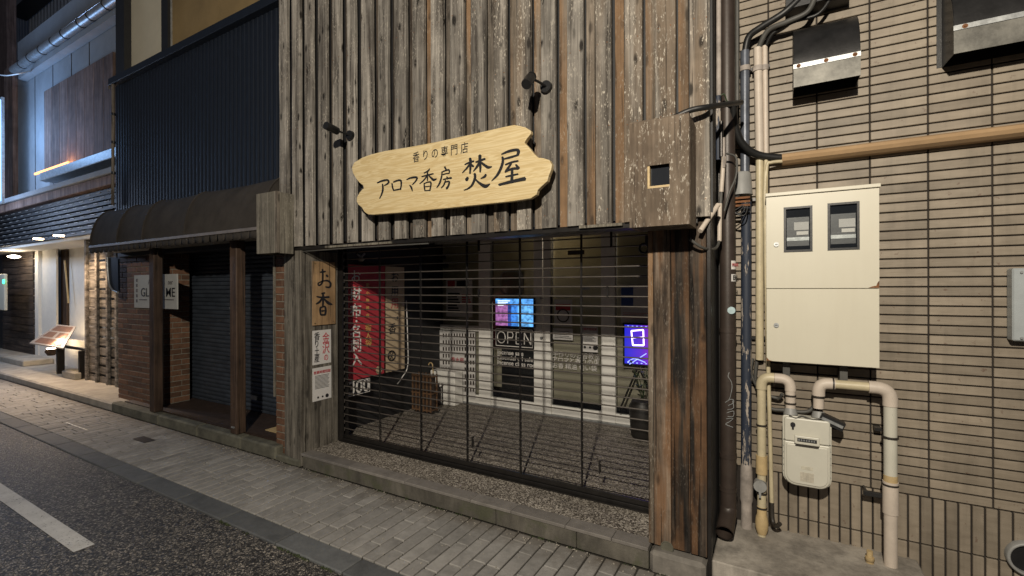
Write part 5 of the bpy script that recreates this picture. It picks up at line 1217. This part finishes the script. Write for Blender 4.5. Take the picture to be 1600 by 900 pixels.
# shutters
def shutter(x0_, x1_, Y, z1_, name='roller_shutter', nslat=None):
    s_ = .052; z_ = ZS; base = obj('shutter_bottom_bar', mbox(x0_, x1_, Y-.02, Y+.01, ZS, ZS+.03, b=.003), M['shut'], lb)
    z_ = ZS+.032; first = None
    while z_ < z1_:
        if first is None:
            g_ = MB(); pr = [(Y+.004, z_), (Y-.010, z_+.006), (Y-.014, z_+s_*.5), (Y-.008, z_+s_-.008), (Y+.004, z_+s_-.001)]
            g_.prism(pr, 'X', x0_, x1_); first = obj('shutter_slat', g_, M['shut'], lb, at=((x0_+x1_)/2, Y, z_))
        else: inst('shutter_slat', first, lb, ((x0_+x1_)/2, Y, z_))
        z_ += s_
shutter(-7.13, -4.10, 3.26, 2.04)
c_ = onY(393, 634, 3.20); obj('shutter_lock', mbox(c_.x, c_.x+.11, 3.185, 3.20, c_.z+.1-.02, c_.z+.13), M['galv'], lb)
# brick piers
def pier(x0_, x1_, y0_, z1_, depth, nb, round_left=False):
    obj('pier_core', mbox(x0_+.008, x1_-.008, y0_+.008, y0_+depth-.02, ZS-.1, z1_), M['mortar'], lb)
    if depth > .3: obj('pier_return', mbox(x1_-.0075, x1_+.002, y0_+.062, y0_+depth, ZS-.1, z1_), M['mortar'], lb)
    if depth > .3:
        zr_ = ZS; rr_ = 0
        while zr_ < z1_-.02:
            ys_ = [y0_+.064, y0_+.064+(.20 if rr_ % 2 else .10), y0_+depth]
            for a_, b_ in zip(ys_, ys_[1:]): obj('brick', mbox(x1_-.006, x1_+.008, a_+.004, b_-.004, zr_+.005, zr_+.063, b=.002), M['brick'], lb, at=(x1_, a_, zr_))
            zr_ += .068; rr_ += 1
    rowh = .068; r = 0; z_ = .02; L = (x1_-x0_)/nb
    while z_ < z1_-.02:
        xs_ = [x0_+L*k for k in range(nb+1)]
        if r % 2 and nb > 1: xs_ = [x0_]+[x0_+L*(k+.5) for k in range(nb)]+[x1_]
        elif r % 2: xs_ = [x0_, x0_+L*.5, x1_]
        for a_, b_ in zip(xs_, xs_[1:]):
            obj('brick', mbox(a_+.005, b_-.005, y0_+random.uniform(0, .003), y0_+depth-.01 if False else y0_+.06, z_+.005, z_+rowh-.005, b=.003), M['brick'], lb, at=((a_+b_)/2, y0_, z_))
        r += 1; z_ += rowh
px0 = onY(184, 500, 2.80).x; px1 = onY(246, 500, 2.80).x
pier(px0, px1, 2.80, 2.02, .36, 4)
pier(-4.10, -3.895, 2.68, 1.92, .5, 1)
xq = onY(270, 500, 3.25).x; pier(xq, xq+.12, 3.22, 2.0, .062, 1)
obj('pier_trim', mbox(-4.125, -4.102, 2.675, 2.70, .55, 1.9), M['lboxw'], lb)
obj('pier_cap', mbox(-4.12, -3.89, 2.67, 3.0, 1.922, 2.04), M['pillard'], lb)
# awning
aw = thing('barrel_awning', (-5.9, 2.5, 2.05), 'brown barrel awning with a scalloped valance over the shuttered shop', 'awning')
ax0, ax1 = -7.70, -4.0; az0, az1 = 2.115, 2.62; ay0, ay1 = 2.49, 2.74
def aprof(r0=0): return [(ay0+r0+(ay1-ay0)*(1-math.cos(a)), az0+(az1-az0)*math.sin(a)) for a in [k*math.pi/2/10 for k in range(11)]]
fr_px = [-7.70, -6.93, -6.28, -5.35, -4.0]
for a, b in zip(fr_px, fr_px[1:]):
    g = MB(); n = 8; vs = []; P_ = aprof(); rows = len(P_)
    for i in range(n+1):
        sag = .012*math.sin(math.pi*i/n)
        for (y, z_) in P_: vs.append((a+(b-a)*i/n, y+sag, z_-sag))
    g.add(vs, [(i*rows+j, (i+1)*rows+j, (i+1)*rows+j+1, i*rows+j+1) for i in range(n) for j in range(rows-1)], True); o = obj('awning_cloth', g, M['awn'], aw)
for x_ in fr_px:
    g = MB(); g.tube([(x_, y, z_+.0) for (y, z_) in aprof()], .008, 6); obj('awning_rib', g, M['awn'], aw)
g = MB(); g.prism(aprof()+[(ay1, az0)], 'X', ax0-.004, ax0-.001); obj('awning_end', g, M['awn'], aw)
g = MB(); g.prism(aprof()+[(ay1, az0)], 'X', ax1, ax1+.003); obj('awning_end', g, M['awn'], aw)
obj('front_bar', mbox(ax0-.01, ax1+.0, ay0-.012, ay0+.01, az0-.018, az0+.012, b=.003), M['awntrim'], aw)
g = MB(); x = ax0; w_ = .135
while x < ax1-.01:
    xe_ = min(x+w_, ax1); m_ = 6; top = az0-.018; bot = top-.055
    vs = [];
    for k in range(m_+1):
        u = k/m_; xx = x+(xe_-x)*u; vs += [(xx, ay0+.004*math.sin(k*2.1+x*9), top), (xx, ay0+.004*math.sin(k*1.7+x*5), bot-.018*math.sin(math.pi*u)**.6)]
    g.add(vs, [(2*k, 2*k+1, 2*k+3, 2*k+2) for k in range(m_)], True); x += w_
o = obj('scalloped_valance', g, M['awn'], aw); sd = o.modifiers.new('s', 'SOLIDIFY'); sd.thickness = .002
# projecting sign
a = onY(210, 455, 2.785); b = onY(277, 455, 2.785); z1 = onY(244, 429, 2.785).z; z0 = onY(244, 482, 2.785).z
t = thing('white_shop_sign', ((a.x+b.x)/2, 2.8, z0), 'white rectangular shop sign partly hidden behind the left porch post', 'sign')
# hangs just behind post, in front of the pier's return
obj('sign_box', mbox(a.x, b.x, 2.82, 2.90, z0, z1, b=.004) if False else mbox(a.x, b.x, 2.782, 2.797, z0, z1, b=.002), plain('aged_sign_face', (.40, .40, .38), .6, 0, .08), t)
M['faded'] = plain('faded_ink', (.10, .09, .09), .6)
text('lettering', 'GL', M['ink'], t, onY(226, 457.5, 2.779), (1, 0, 0), (0, 0, 1), .155, .003, sx=1.15); text('lettering', 'ME', M['ink'], t, onY(266, 457.5, 2.779), (1, 0, 0), (0, 0, 1), .155, .003, sx=1.15)
obj('underline', mbox(onY(219, 468, 2.79).x, onY(231, 468, 2.79).x, 2.779, 2.7815, onY(225, 469, 2.8).z, onY(225, 467.5, 2.8).z), M['faded'], t)
obj('underline', mbox(onY(257, 468, 2.79).x, onY(273, 468, 2.79).x, 2.779, 2.7815, onY(265, 469, 2.8).z, onY(265, 467.5, 2.8).z), M['faded'], t)
for k, (px_, py_) in enumerate(((233, 442), (258, 442))): text('script_lettering', ('A', 'ner')[k], M['faded'], t, onY(px_+(8 if k else 0), py_-1, 2.779), (1, 0, 0), (0, 0, 1), .085, .004)
g = MB(); 
for k in range(5): q = onY(213.5, 438+8*k, 2.779); g.box(q.x-.02, q.x+.02, 2.779, 2.7815, q.z-.02, q.z+.02)
obj('margin_marks', g, M['faded'], t)
# round mirror by pier
q = onY(174, 430, 2.6); t = thing('bowed_mirror', tuple(q), 'dark bowed panel with a pale rim hanging left of the brick pier', 'panel')
pl = [(168, 402), (168, 415), (170, 440), (175, 452), (184, 457)]
g = MB(); g.tube(smoothcurve([onY(x, y, 2.58) for x, y in pl], 5), .012, 6); obj('rim', g, M['galv'], t)
g = MB(); pp = smoothcurve([onY(x+1, y, 2.585) for x, y in pl], 5)+[onY(184, 402, 2.585)]; g.add([tuple(p) for p in pp]+[(p.x, p.y+.02, p.z) for p in pp], [list(range(len(pp))), list(range(2*len(pp)-1, len(pp)-1, -1))]); obj('panel', g, M['navy'], t)

# ================================================================== LIT BUILDING (far left)
bb = thing('lit_corner_building', (-11, 3.1, 0), 'old house with blue lit upper wall and warm lit entrance at the left', 'building')
YB1 = 3.4
obj('upper_wall', mbox(onY(28, 200, YB1).x, -7.72, YB1, YB1+.2, 2.4, 6.9), M['bluewall'], bb)
obj('corner_post', mbox(onY(15, 200, YB1).x, onY(28, 200, YB1).x, YB1-.08, YB1+.2, 2.6, 6.4), M['brownwall'], bb)
for k in range(4):
    x_ = onY((55, 83, 112, 140)[k], 150, YB1).x; obj('wall_seam', mbox(x_-.008, x_+.008, YB1-.006, YB1-.0005, 3.4, 6.0), M['rail'], bb)
# brown vertical panel (slopes up to right under eave)
xs_ = [onY(p, 200, 3.34).x for p in (70, 82, 94, 107, 120, 133, 148, 163, 178)]
for a, b in zip(xs_, xs_[1:]): obj('panel_board', mbox(a+.004, b-.004, 3.33, 3.37, onY(62, 269, 3.05).z-.03, onY(72, 142, 3.34).z, b=.003), M['brownwall'], bb, at=(a, 3.34, 4))
# box ledge with strip light
lx0 = onY(62, 275, 3.05).x; lz0 = onY(62, 283, 3.05).z; lz1 = onY(62, 270, 3.05).z
g = MB(); g.box(lx0, -8.35, 3.05, 3.33, lz0, lz1, b=.01); obj('sign_ledge', g, M['galv'], bb)
eo = emis('warm_strip_glow', (1, .42, .12), 2.2); obj('strip_light', mbox(onY(76, 262, 3.25).x, onY(130, 240, 3.25).x, 3.052, 3.075, lz1-.002, lz1+.032), eo, bb)
lamp('strip_lamp', 'POINT', (onY(95, 250, 3.2).x, 3.26, lz1+.07), 12, (1, .5, .2), .03)
# gutter
gz = onY(21.7, 110, 3.2).z
g = MB(); g.tube([(-13.62, 3.2, gz), (-7.7, 3.2, gz)], .075, 14); obj('gutter', g, M['galv'], bb)
for x_ in (-13.1, -12.6, -12.0, -11.4, -10.9, -10.2, -9.8, -9.2): g = MB(); g.tube([(x_-.012, 3.2, gz), (x_+.012, 3.2, gz)], .083, 14); obj('gutter_strap', g, M['rail'], bb)
obj('fascia', mbox(-13.6, -7.7, 3.26, 3.39, gz-.16, gz-.02), M['bluewall'], bb)
# cornice and dark lattice below
cz_ = onY(0, 318, 3.0).z; cz2 = onY(0, 333, 3.0).z
obj('cornice', mbox(-16, -7.72, 2.98, 3.4, cz_-.03, cz_+.06, b=.01), M['bluewall'], bb); obj('cornice', mbox(-16, -7.72, 3.02, 3.4, cz_-.18, cz_-.031, b=.01), M['brownwall'], bb)
lz_t = cz_-.19; lz_b = onY(0, 386, 3.0).z
obj('lattice_back', mbox(-16, -7.75, 3.12, 3.2, lz_b, lz_t), M['black_wood'], bb)
nr = 8; g = MB(); g2 = MB()
for r in range(nr):
    z_ = lz_b+(lz_t-lz_b)*r/nr; y_ = 2.98+.016*r
    g.box(-16, -7.76, y_, y_+.03, z_, z_+.052)
    x_ = -15.9+(.2 if r % 2 else 0)
    while x_ < -7.9: g2.box(x_, x_+.15, y_-.012, y_-.0005, z_+.036, z_+.045); x_ += .4
obj('lattice_slats', g, M['black_wood'], bb); obj('lattice_glints', g2, M['greypipe'], bb, kind='stuff')  # pale grey blocks stand in for glints of light along the lattice
# soffit of entrance with downlights
sz_ = onY(70, 381, 3.3).z; obj('entrance_soffit', mbox(-15.5, -8.9, 3.02, 4.6, lz_b-.06, lz_b-.002), M['plaster'], bb)
zsf = lz_b-.06
warm = emis('downlight_glow', (1, .72, .42), 30)
for p, y in ((60, 373.5), (92, 368.5)):
    d = ray(p, y); t_ = (zsf-H)/d.z; c_ = Vector((d.x*t_, d.y*t_, zsf)); g = MB(); g.tube([c_-Vector((0, 0, .006)), c_+Vector((0, 0, .01))], .06, 16); obj('downlight', g, warm, bb)
    l = lamp('downlight_lamp', 'SPOT', (c_.x, c_.y, zsf-.03), 125, (1, .72, .46), .05, spot_size=math.radians(140), spot_blend=.6)
xw0, xw1 = onY(60, 500, 3.5).x, onY(88, 500, 3.5).x
obj('white_column', mbox(onY(52, 500, 3.45).x, onY(60, 500, 3.45).x, 3.45, 3.7, .1, zsf), M['plaster'], bb)
obj('white_column', mbox(xw0+.01, xw1, 3.5, 3.53, .1, zsf), M['plaster'], bb)
obj('entry_door', mbox(xw1-.1, onY(104, 500, 3.6).x, 3.6, 3.64, .1, zsf), M['post'], bb)
obj('entry_wall', mbox(onY(104, 500, 3.62).x, -8.9, 3.645, 3.75, .1, zsf), M['plaster'], bb)
g = MB(); g.obox(onY(104, 440, 3.55), (.015, 0, 0), (0, .01, 0), (.09, 0, -.42)); obj('leaning_board', g, M['tapey'], bb)
# dark boarded wall left of columns
xd0, xd1 = onY(4, 500, 3.42).x, onY(52, 500, 3.42).x; z_ = .2; first = None
obj('dark_wall_core', mbox(-17, xd1, 3.46, 3.7, .1, zsf), M['black_wood'], bb)
while z_ < zsf-.1:
    g = mbox(xd0, xd1-.02, 3.42, 3.455, z_, z_+.145, b=.006)
    if first is None: first = obj('dark_board', g, M['darkboard'], bb, at=((xd0+xd1)/2, 3.42, z_))
    else: inst('dark_board', first, bb, ((xd0+xd1)/2, 3.42, z_))
    z_ += .155
obj('lower_plinth', mbox(xw0, -9.0, 3.46, 3.499, .1, .62), M['plaster'], bb)
# wall lamp
c_ = onY(22, 401, 3.2); t = thing('wall_lamp', tuple(c_), 'glowing white lamp on the dark boarded wall at the far left', 'lamp')
g = MB(); g.tube([c_+Vector((0, .0, .03)), c_+Vector((0, 0, .015)), c_, c_-Vector((0, 0, .015)), c_-Vector((0, 0, .03))], [.03, .08, .10, .08, .03], 12); obj('bulb', g, emis('bulb_glow', (1, .85, .65), 22), t)
g = MB(); g.tube([c_, (c_.x, 3.42, c_.z)], .012, 6); obj('stem', g, M['blackm'], t)
lamp('wall_lamp_light', 'POINT', (c_.x, c_.y-.12, c_.z-.05), 14, (1, .82, .6), .05)
# fence
fn = thing('slatted_fence', tuple(onZ(155, 600, .1)), 'weathered fence of horizontal boards behind vertical battens', 'fence')
fx0, fx1 = onY(118, 500, 3.1).x, -7.36; fz0 = onY(150, 596, 3.1).z-.02; z_ = fz0
mid = onY(134, 500, 3.1).x
first = None
while z_ < 2.42:
    g = mbox(mid+.01, fx1, 3.11, 3.13, z_, z_+.115, b=.003)
    if first is None: first = obj('fence_board', g, M['brickw'], fn, at=((mid+fx1)/2, 3.11, z_)); s2 = obj('short_board', mbox(fx0, mid-.02, 3.25, 3.27, z_+.05, z_+.165, b=.003), M['brickw'], fn, at=((fx0+mid)/2, 3.25, z_))
    else: inst('fence_board', first, fn, ((mid+fx1)/2, 3.11, z_)); inst('short_board', s2, fn, ((fx0+mid)/2, 3.25, z_))
    z_ += .150
for p in (134, 150, 167, 181): x_ = onY(p, 500, 3.08).x; obj('batten', mbox(x_-.02, x_+.045, 3.07, 3.109, fz0-.03, 2.44, b=.004), M['brickw'], fn, at=(x_, 3.08, fz0))
obj('fence_back', mbox(fx0, fx1, 3.29, 3.31, fz0, 2.42), M['black_wood'], fn)
# platform and steps
g = MB(); g.box(-18, -7.36, 2.62, 3.6, -.02, .10, b=.02); tag(obj('stone_platform', g, M['stone'], None, at=(-10, 2.62, 0)), kind='structure')
g = MB(); c_ = onZ(58, 575, .1); g.box(-18, onZ(57, 570, .1).x+.1, 3.02, 3.45, .095, .21, b=.015); tag(obj('entrance_block', g, M['stone'], None, at=(-13, 3.1, .1)), 'low stone step in front of the dark boarded wall', 'step')
c_ = onZ(118, 590, .1); g = MB(); g.box(c_.x-.25, c_.x+.28, 2.98, 3.07, .1, .21, b=.01); tag(obj('stone_block', g, M['stone'], None, at=c_), 'small pale stone block at the foot of the fence', 'block')
# menu board
m0 = onY(45, 541, 2.85); m1 = onY(100, 541, 2.85)
t = thing('menu_stand', tuple(onZ(80, 575, .1)), 'sloping menu board on a low stand lit from below', 'menu board')
P0 = onY(46, 538, 2.9); P1 = onY(99, 541, 2.9); P2 = onY(119, 507, 3.25); P3 = onY(90, 507, 3.25); P0.z = P1.z = (P0.z+P1.z)/2; P2.z = P3.z
g = MB(); up_ = Vector((0, 0, .02)); g.add([P0, P1, P2, P3, P0-up_, P1-up_, P2-up_, P3-up_], [(0, 1, 2, 3), (7, 6, 5, 4), (0, 4, 5, 1), (1, 5, 6, 2), (2, 6, 7, 3), (3, 7, 4, 0)]); obj('menu_panel', g, plain('menu_card', (.30, .26, .22), .6), t)
g = MB()
for (u0, u1, v0, v1) in ((.05, .3, .1, .9), (.36, .62, .1, .45), (.36, .62, .55, .9), (.68, .94, .1, .9)):
    def bl(u, v): return P0.lerp(P1, v).lerp(P3.lerp(P2, v), u)+Vector((0, 0, .002))
    g.quad(bl(u0, v0), bl(u0, v1), bl(u1, v1), bl(u1, v0))
obj('menu_pictures', g, M['brick'], t)
g = MB(); x_ = P1.x-.1; g.box(x_-.9, x_+.35, 3.1, 3.14, P1.z-.06, P1.z-.02); g.box(x_-.75, x_-.7, 3.05, 3.15, .1, P1.z-.06); g.box(x_+.2, x_+.25, 3.05, 3.15, .1, P1.z-.06); obj('stand_frame', g, M['rail'], t)
c_ = onY(80, 545, 3.15); g = MB(); g.tube([c_, c_-Vector((0, 0, .05)), c_-Vector((0, 0, .12))], [.07, .09, .05], 12); obj('lamp_shade', g, M['post'], t)
g = MB(); g.tube([c_+Vector((0, 0, .012)), c_+Vector((0, 0, .001))], .06, 12); obj('lamp_bulb', g, emis('menu_glow', (1, .8, .55), 28), t)
lamp('menu_lamp', 'POINT', tuple(c_+Vector((0, 0, .05))), 6, (1, .78, .5), .04); lamp('floor_wash', 'POINT', (c_.x+.9, 2.95, .75), 11, (1, .86, .72), .05)
# far left: glowing sign, poster box, background building
c_ = onY(2, 230, 2.9); zt_ = onY(2, 150, 2.9).z; zb_ = onY(2, 312, 2.9).z
t = thing('lit_projecting_sign', tuple(onY(0, 312, 2.9)), 'glowing blue white projecting sign at the left edge', 'sign')
obj('glowing_face', mbox(c_.x-.55, c_.x-.22, 2.7, 2.95, zb_, zt_, b=.01), emis('cold_sign_glow', (.35, .62, 1), 1.3), t); obj('casing', mbox(c_.x-.47, c_.x-.20, 2.951, 2.99, zb_-.05, zt_+.05), M['galv'], t)
lamp('sign_and_fill_light', 'POINT', (c_.x+.35, 2.35, 4.6), 105, (.30, .55, 1), .3)
lamp('sign_and_fill_light', 'POINT', (c_.x+.5, 3.6, 7.6), 150, (.36, .55, 1), .3)  # added cold lamp above the sign, brightens the ribbed wall behind
lamp('sign_and_fill_light', 'POINT', (c_.x+.6, 1.7, 3.0), 125, (.55, .70, 1), .3)
a = onY(1, 455, 3.0); t = thing('notice_case', tuple(a), 'white notice case with a small green light at the left edge', 'notice case')
xx = onY(12, 450, 3.05).x
obj('case', mbox(xx-.9, xx, 3.0, 3.05, onY(5, 485, 3.0).z, onY(5, 428, 3.0).z, b=.01), M['whitew'], t)
c_ = onY(6, 440, 2.998); g = MB(); g.tube([c_, c_-Vector((0, .01, 0))], .045, 10); obj('green_light', g, emis('green_glow', (.05, 1, .45), 4), t)
# building behind, above the gutter
fb = thing('ribbed_building', (-12, 6, 0), 'grey ribbed building rising behind the gutter at the top left', 'building')
obj('wall', mbox(-40, -8, 6.0, 6.3, 0, 18), M['bluewall'], fb)
x_ = -27.
g = MB()
while x_ < -12: g.box(x_, x_+.10, 5.95, 5.999, 5, 18); x_ += .30
obj('wall_ribs', g, M['bluewall'], fb, kind='stuff')
for (a, b, y0_, y1_, rot) in ((42, 110, 20, 45, 0),):
    q0 = onY(42, 33, 5.9); q1 = onY(108, 40, 5.9); obj('canopy', mbox(q0.x, q1.x, 5.4, 5.9, q0.z, q0.z+.15), M['blackm'], fb)
q0 = onY(-2, 35, 5.8); q1 = onY(14, 100, 5.8); w0 = obj('window', mbox(q0.x, q1.x, 5.85, 5.93, q1.z, q0.z), M['glassd'], fb)
obj('side_wall', mbox(onY(8, 100, 4.6).x-.5, onY(14, 100, 4.6).x+.25, 4.5, 4.7, 4.2, 12), M['brownwall'], fb)
g = MB(); g.tube(smoothcurve([onY(-5, 116, 3.0), onY(10, 118, 3.0), onY(30, 115, 3.0), onY(50, 111, 3.3)], 5), .012, 6); tag(obj('overhead_wire', g, M['whiteink'], None, at=onY(0, 117, 3)), 'pale wire sagging at the left edge below the gutter', 'wire')
# opposite side of the street (out of view, only catches and returns light)

# moss along the kerb, litter and grit on the pavement
rr = random.Random(11)
g = MB()
for k in range(900):
    x = rr.uniform(-3.3, -.4); cl = math.sin(x*7)+math.sin(x*17+1)+math.sin(x*31)
    if cl < .2: continue
    c = Vector((x, 1.738+rr.uniform(-.012, .006), -.008)); h = rr.uniform(.004, .016)
    a = rr.uniform(0, 6.3); d = Vector((math.cos(a), math.sin(a), 0))*rr.uniform(.003, .007)
    g.add([c-d, c+d, c+Vector((rr.uniform(-.006, .006), rr.uniform(-.006, .006), h))], [(0, 1, 2)])
for k in range(700):
    x = rr.uniform(-3.9, -.35); c = Vector((x, 2.598+rr.uniform(-.012, .004), -.002)); h = rr.uniform(.003, .014)
    if math.sin(x*9)+math.sin(x*23) < .3: continue
    a = rr.uniform(0, 6.3); d = Vector((math.cos(a), math.sin(a), 0))*rr.uniform(.002, .006)
    g.add([c-d, c+d, c+Vector((rr.uniform(-.006, .006), rr.uniform(-.004, .002), h))], [(0, 1, 2)])
M['moss'] = plain('moss_green', (.045, .060, .022), .9, 0, .4)
tag(obj('moss', g, M['moss'], None), 'thin moss in the joint between kerb and road', 'moss', kind='stuff')
g = MB()
for k in range(420):
    if rr.random() < .6: y = rr.uniform(2.5, 2.6); 
    else: y = rr.uniform(1.92, 2.6)
    x = rr.uniform(-5, -.4); r_ = rr.uniform(.0015, .0045); c = Vector((x, y, .002))
    g.obox(c, (r_, 0, 0), (0, r_*rr.uniform(.6, 1), 0), (0, 0, r_*.5))
tag(obj('grit', g, M['stone'], None), 'pale grit and crumbs on the pavement', 'grit', kind='stuff')
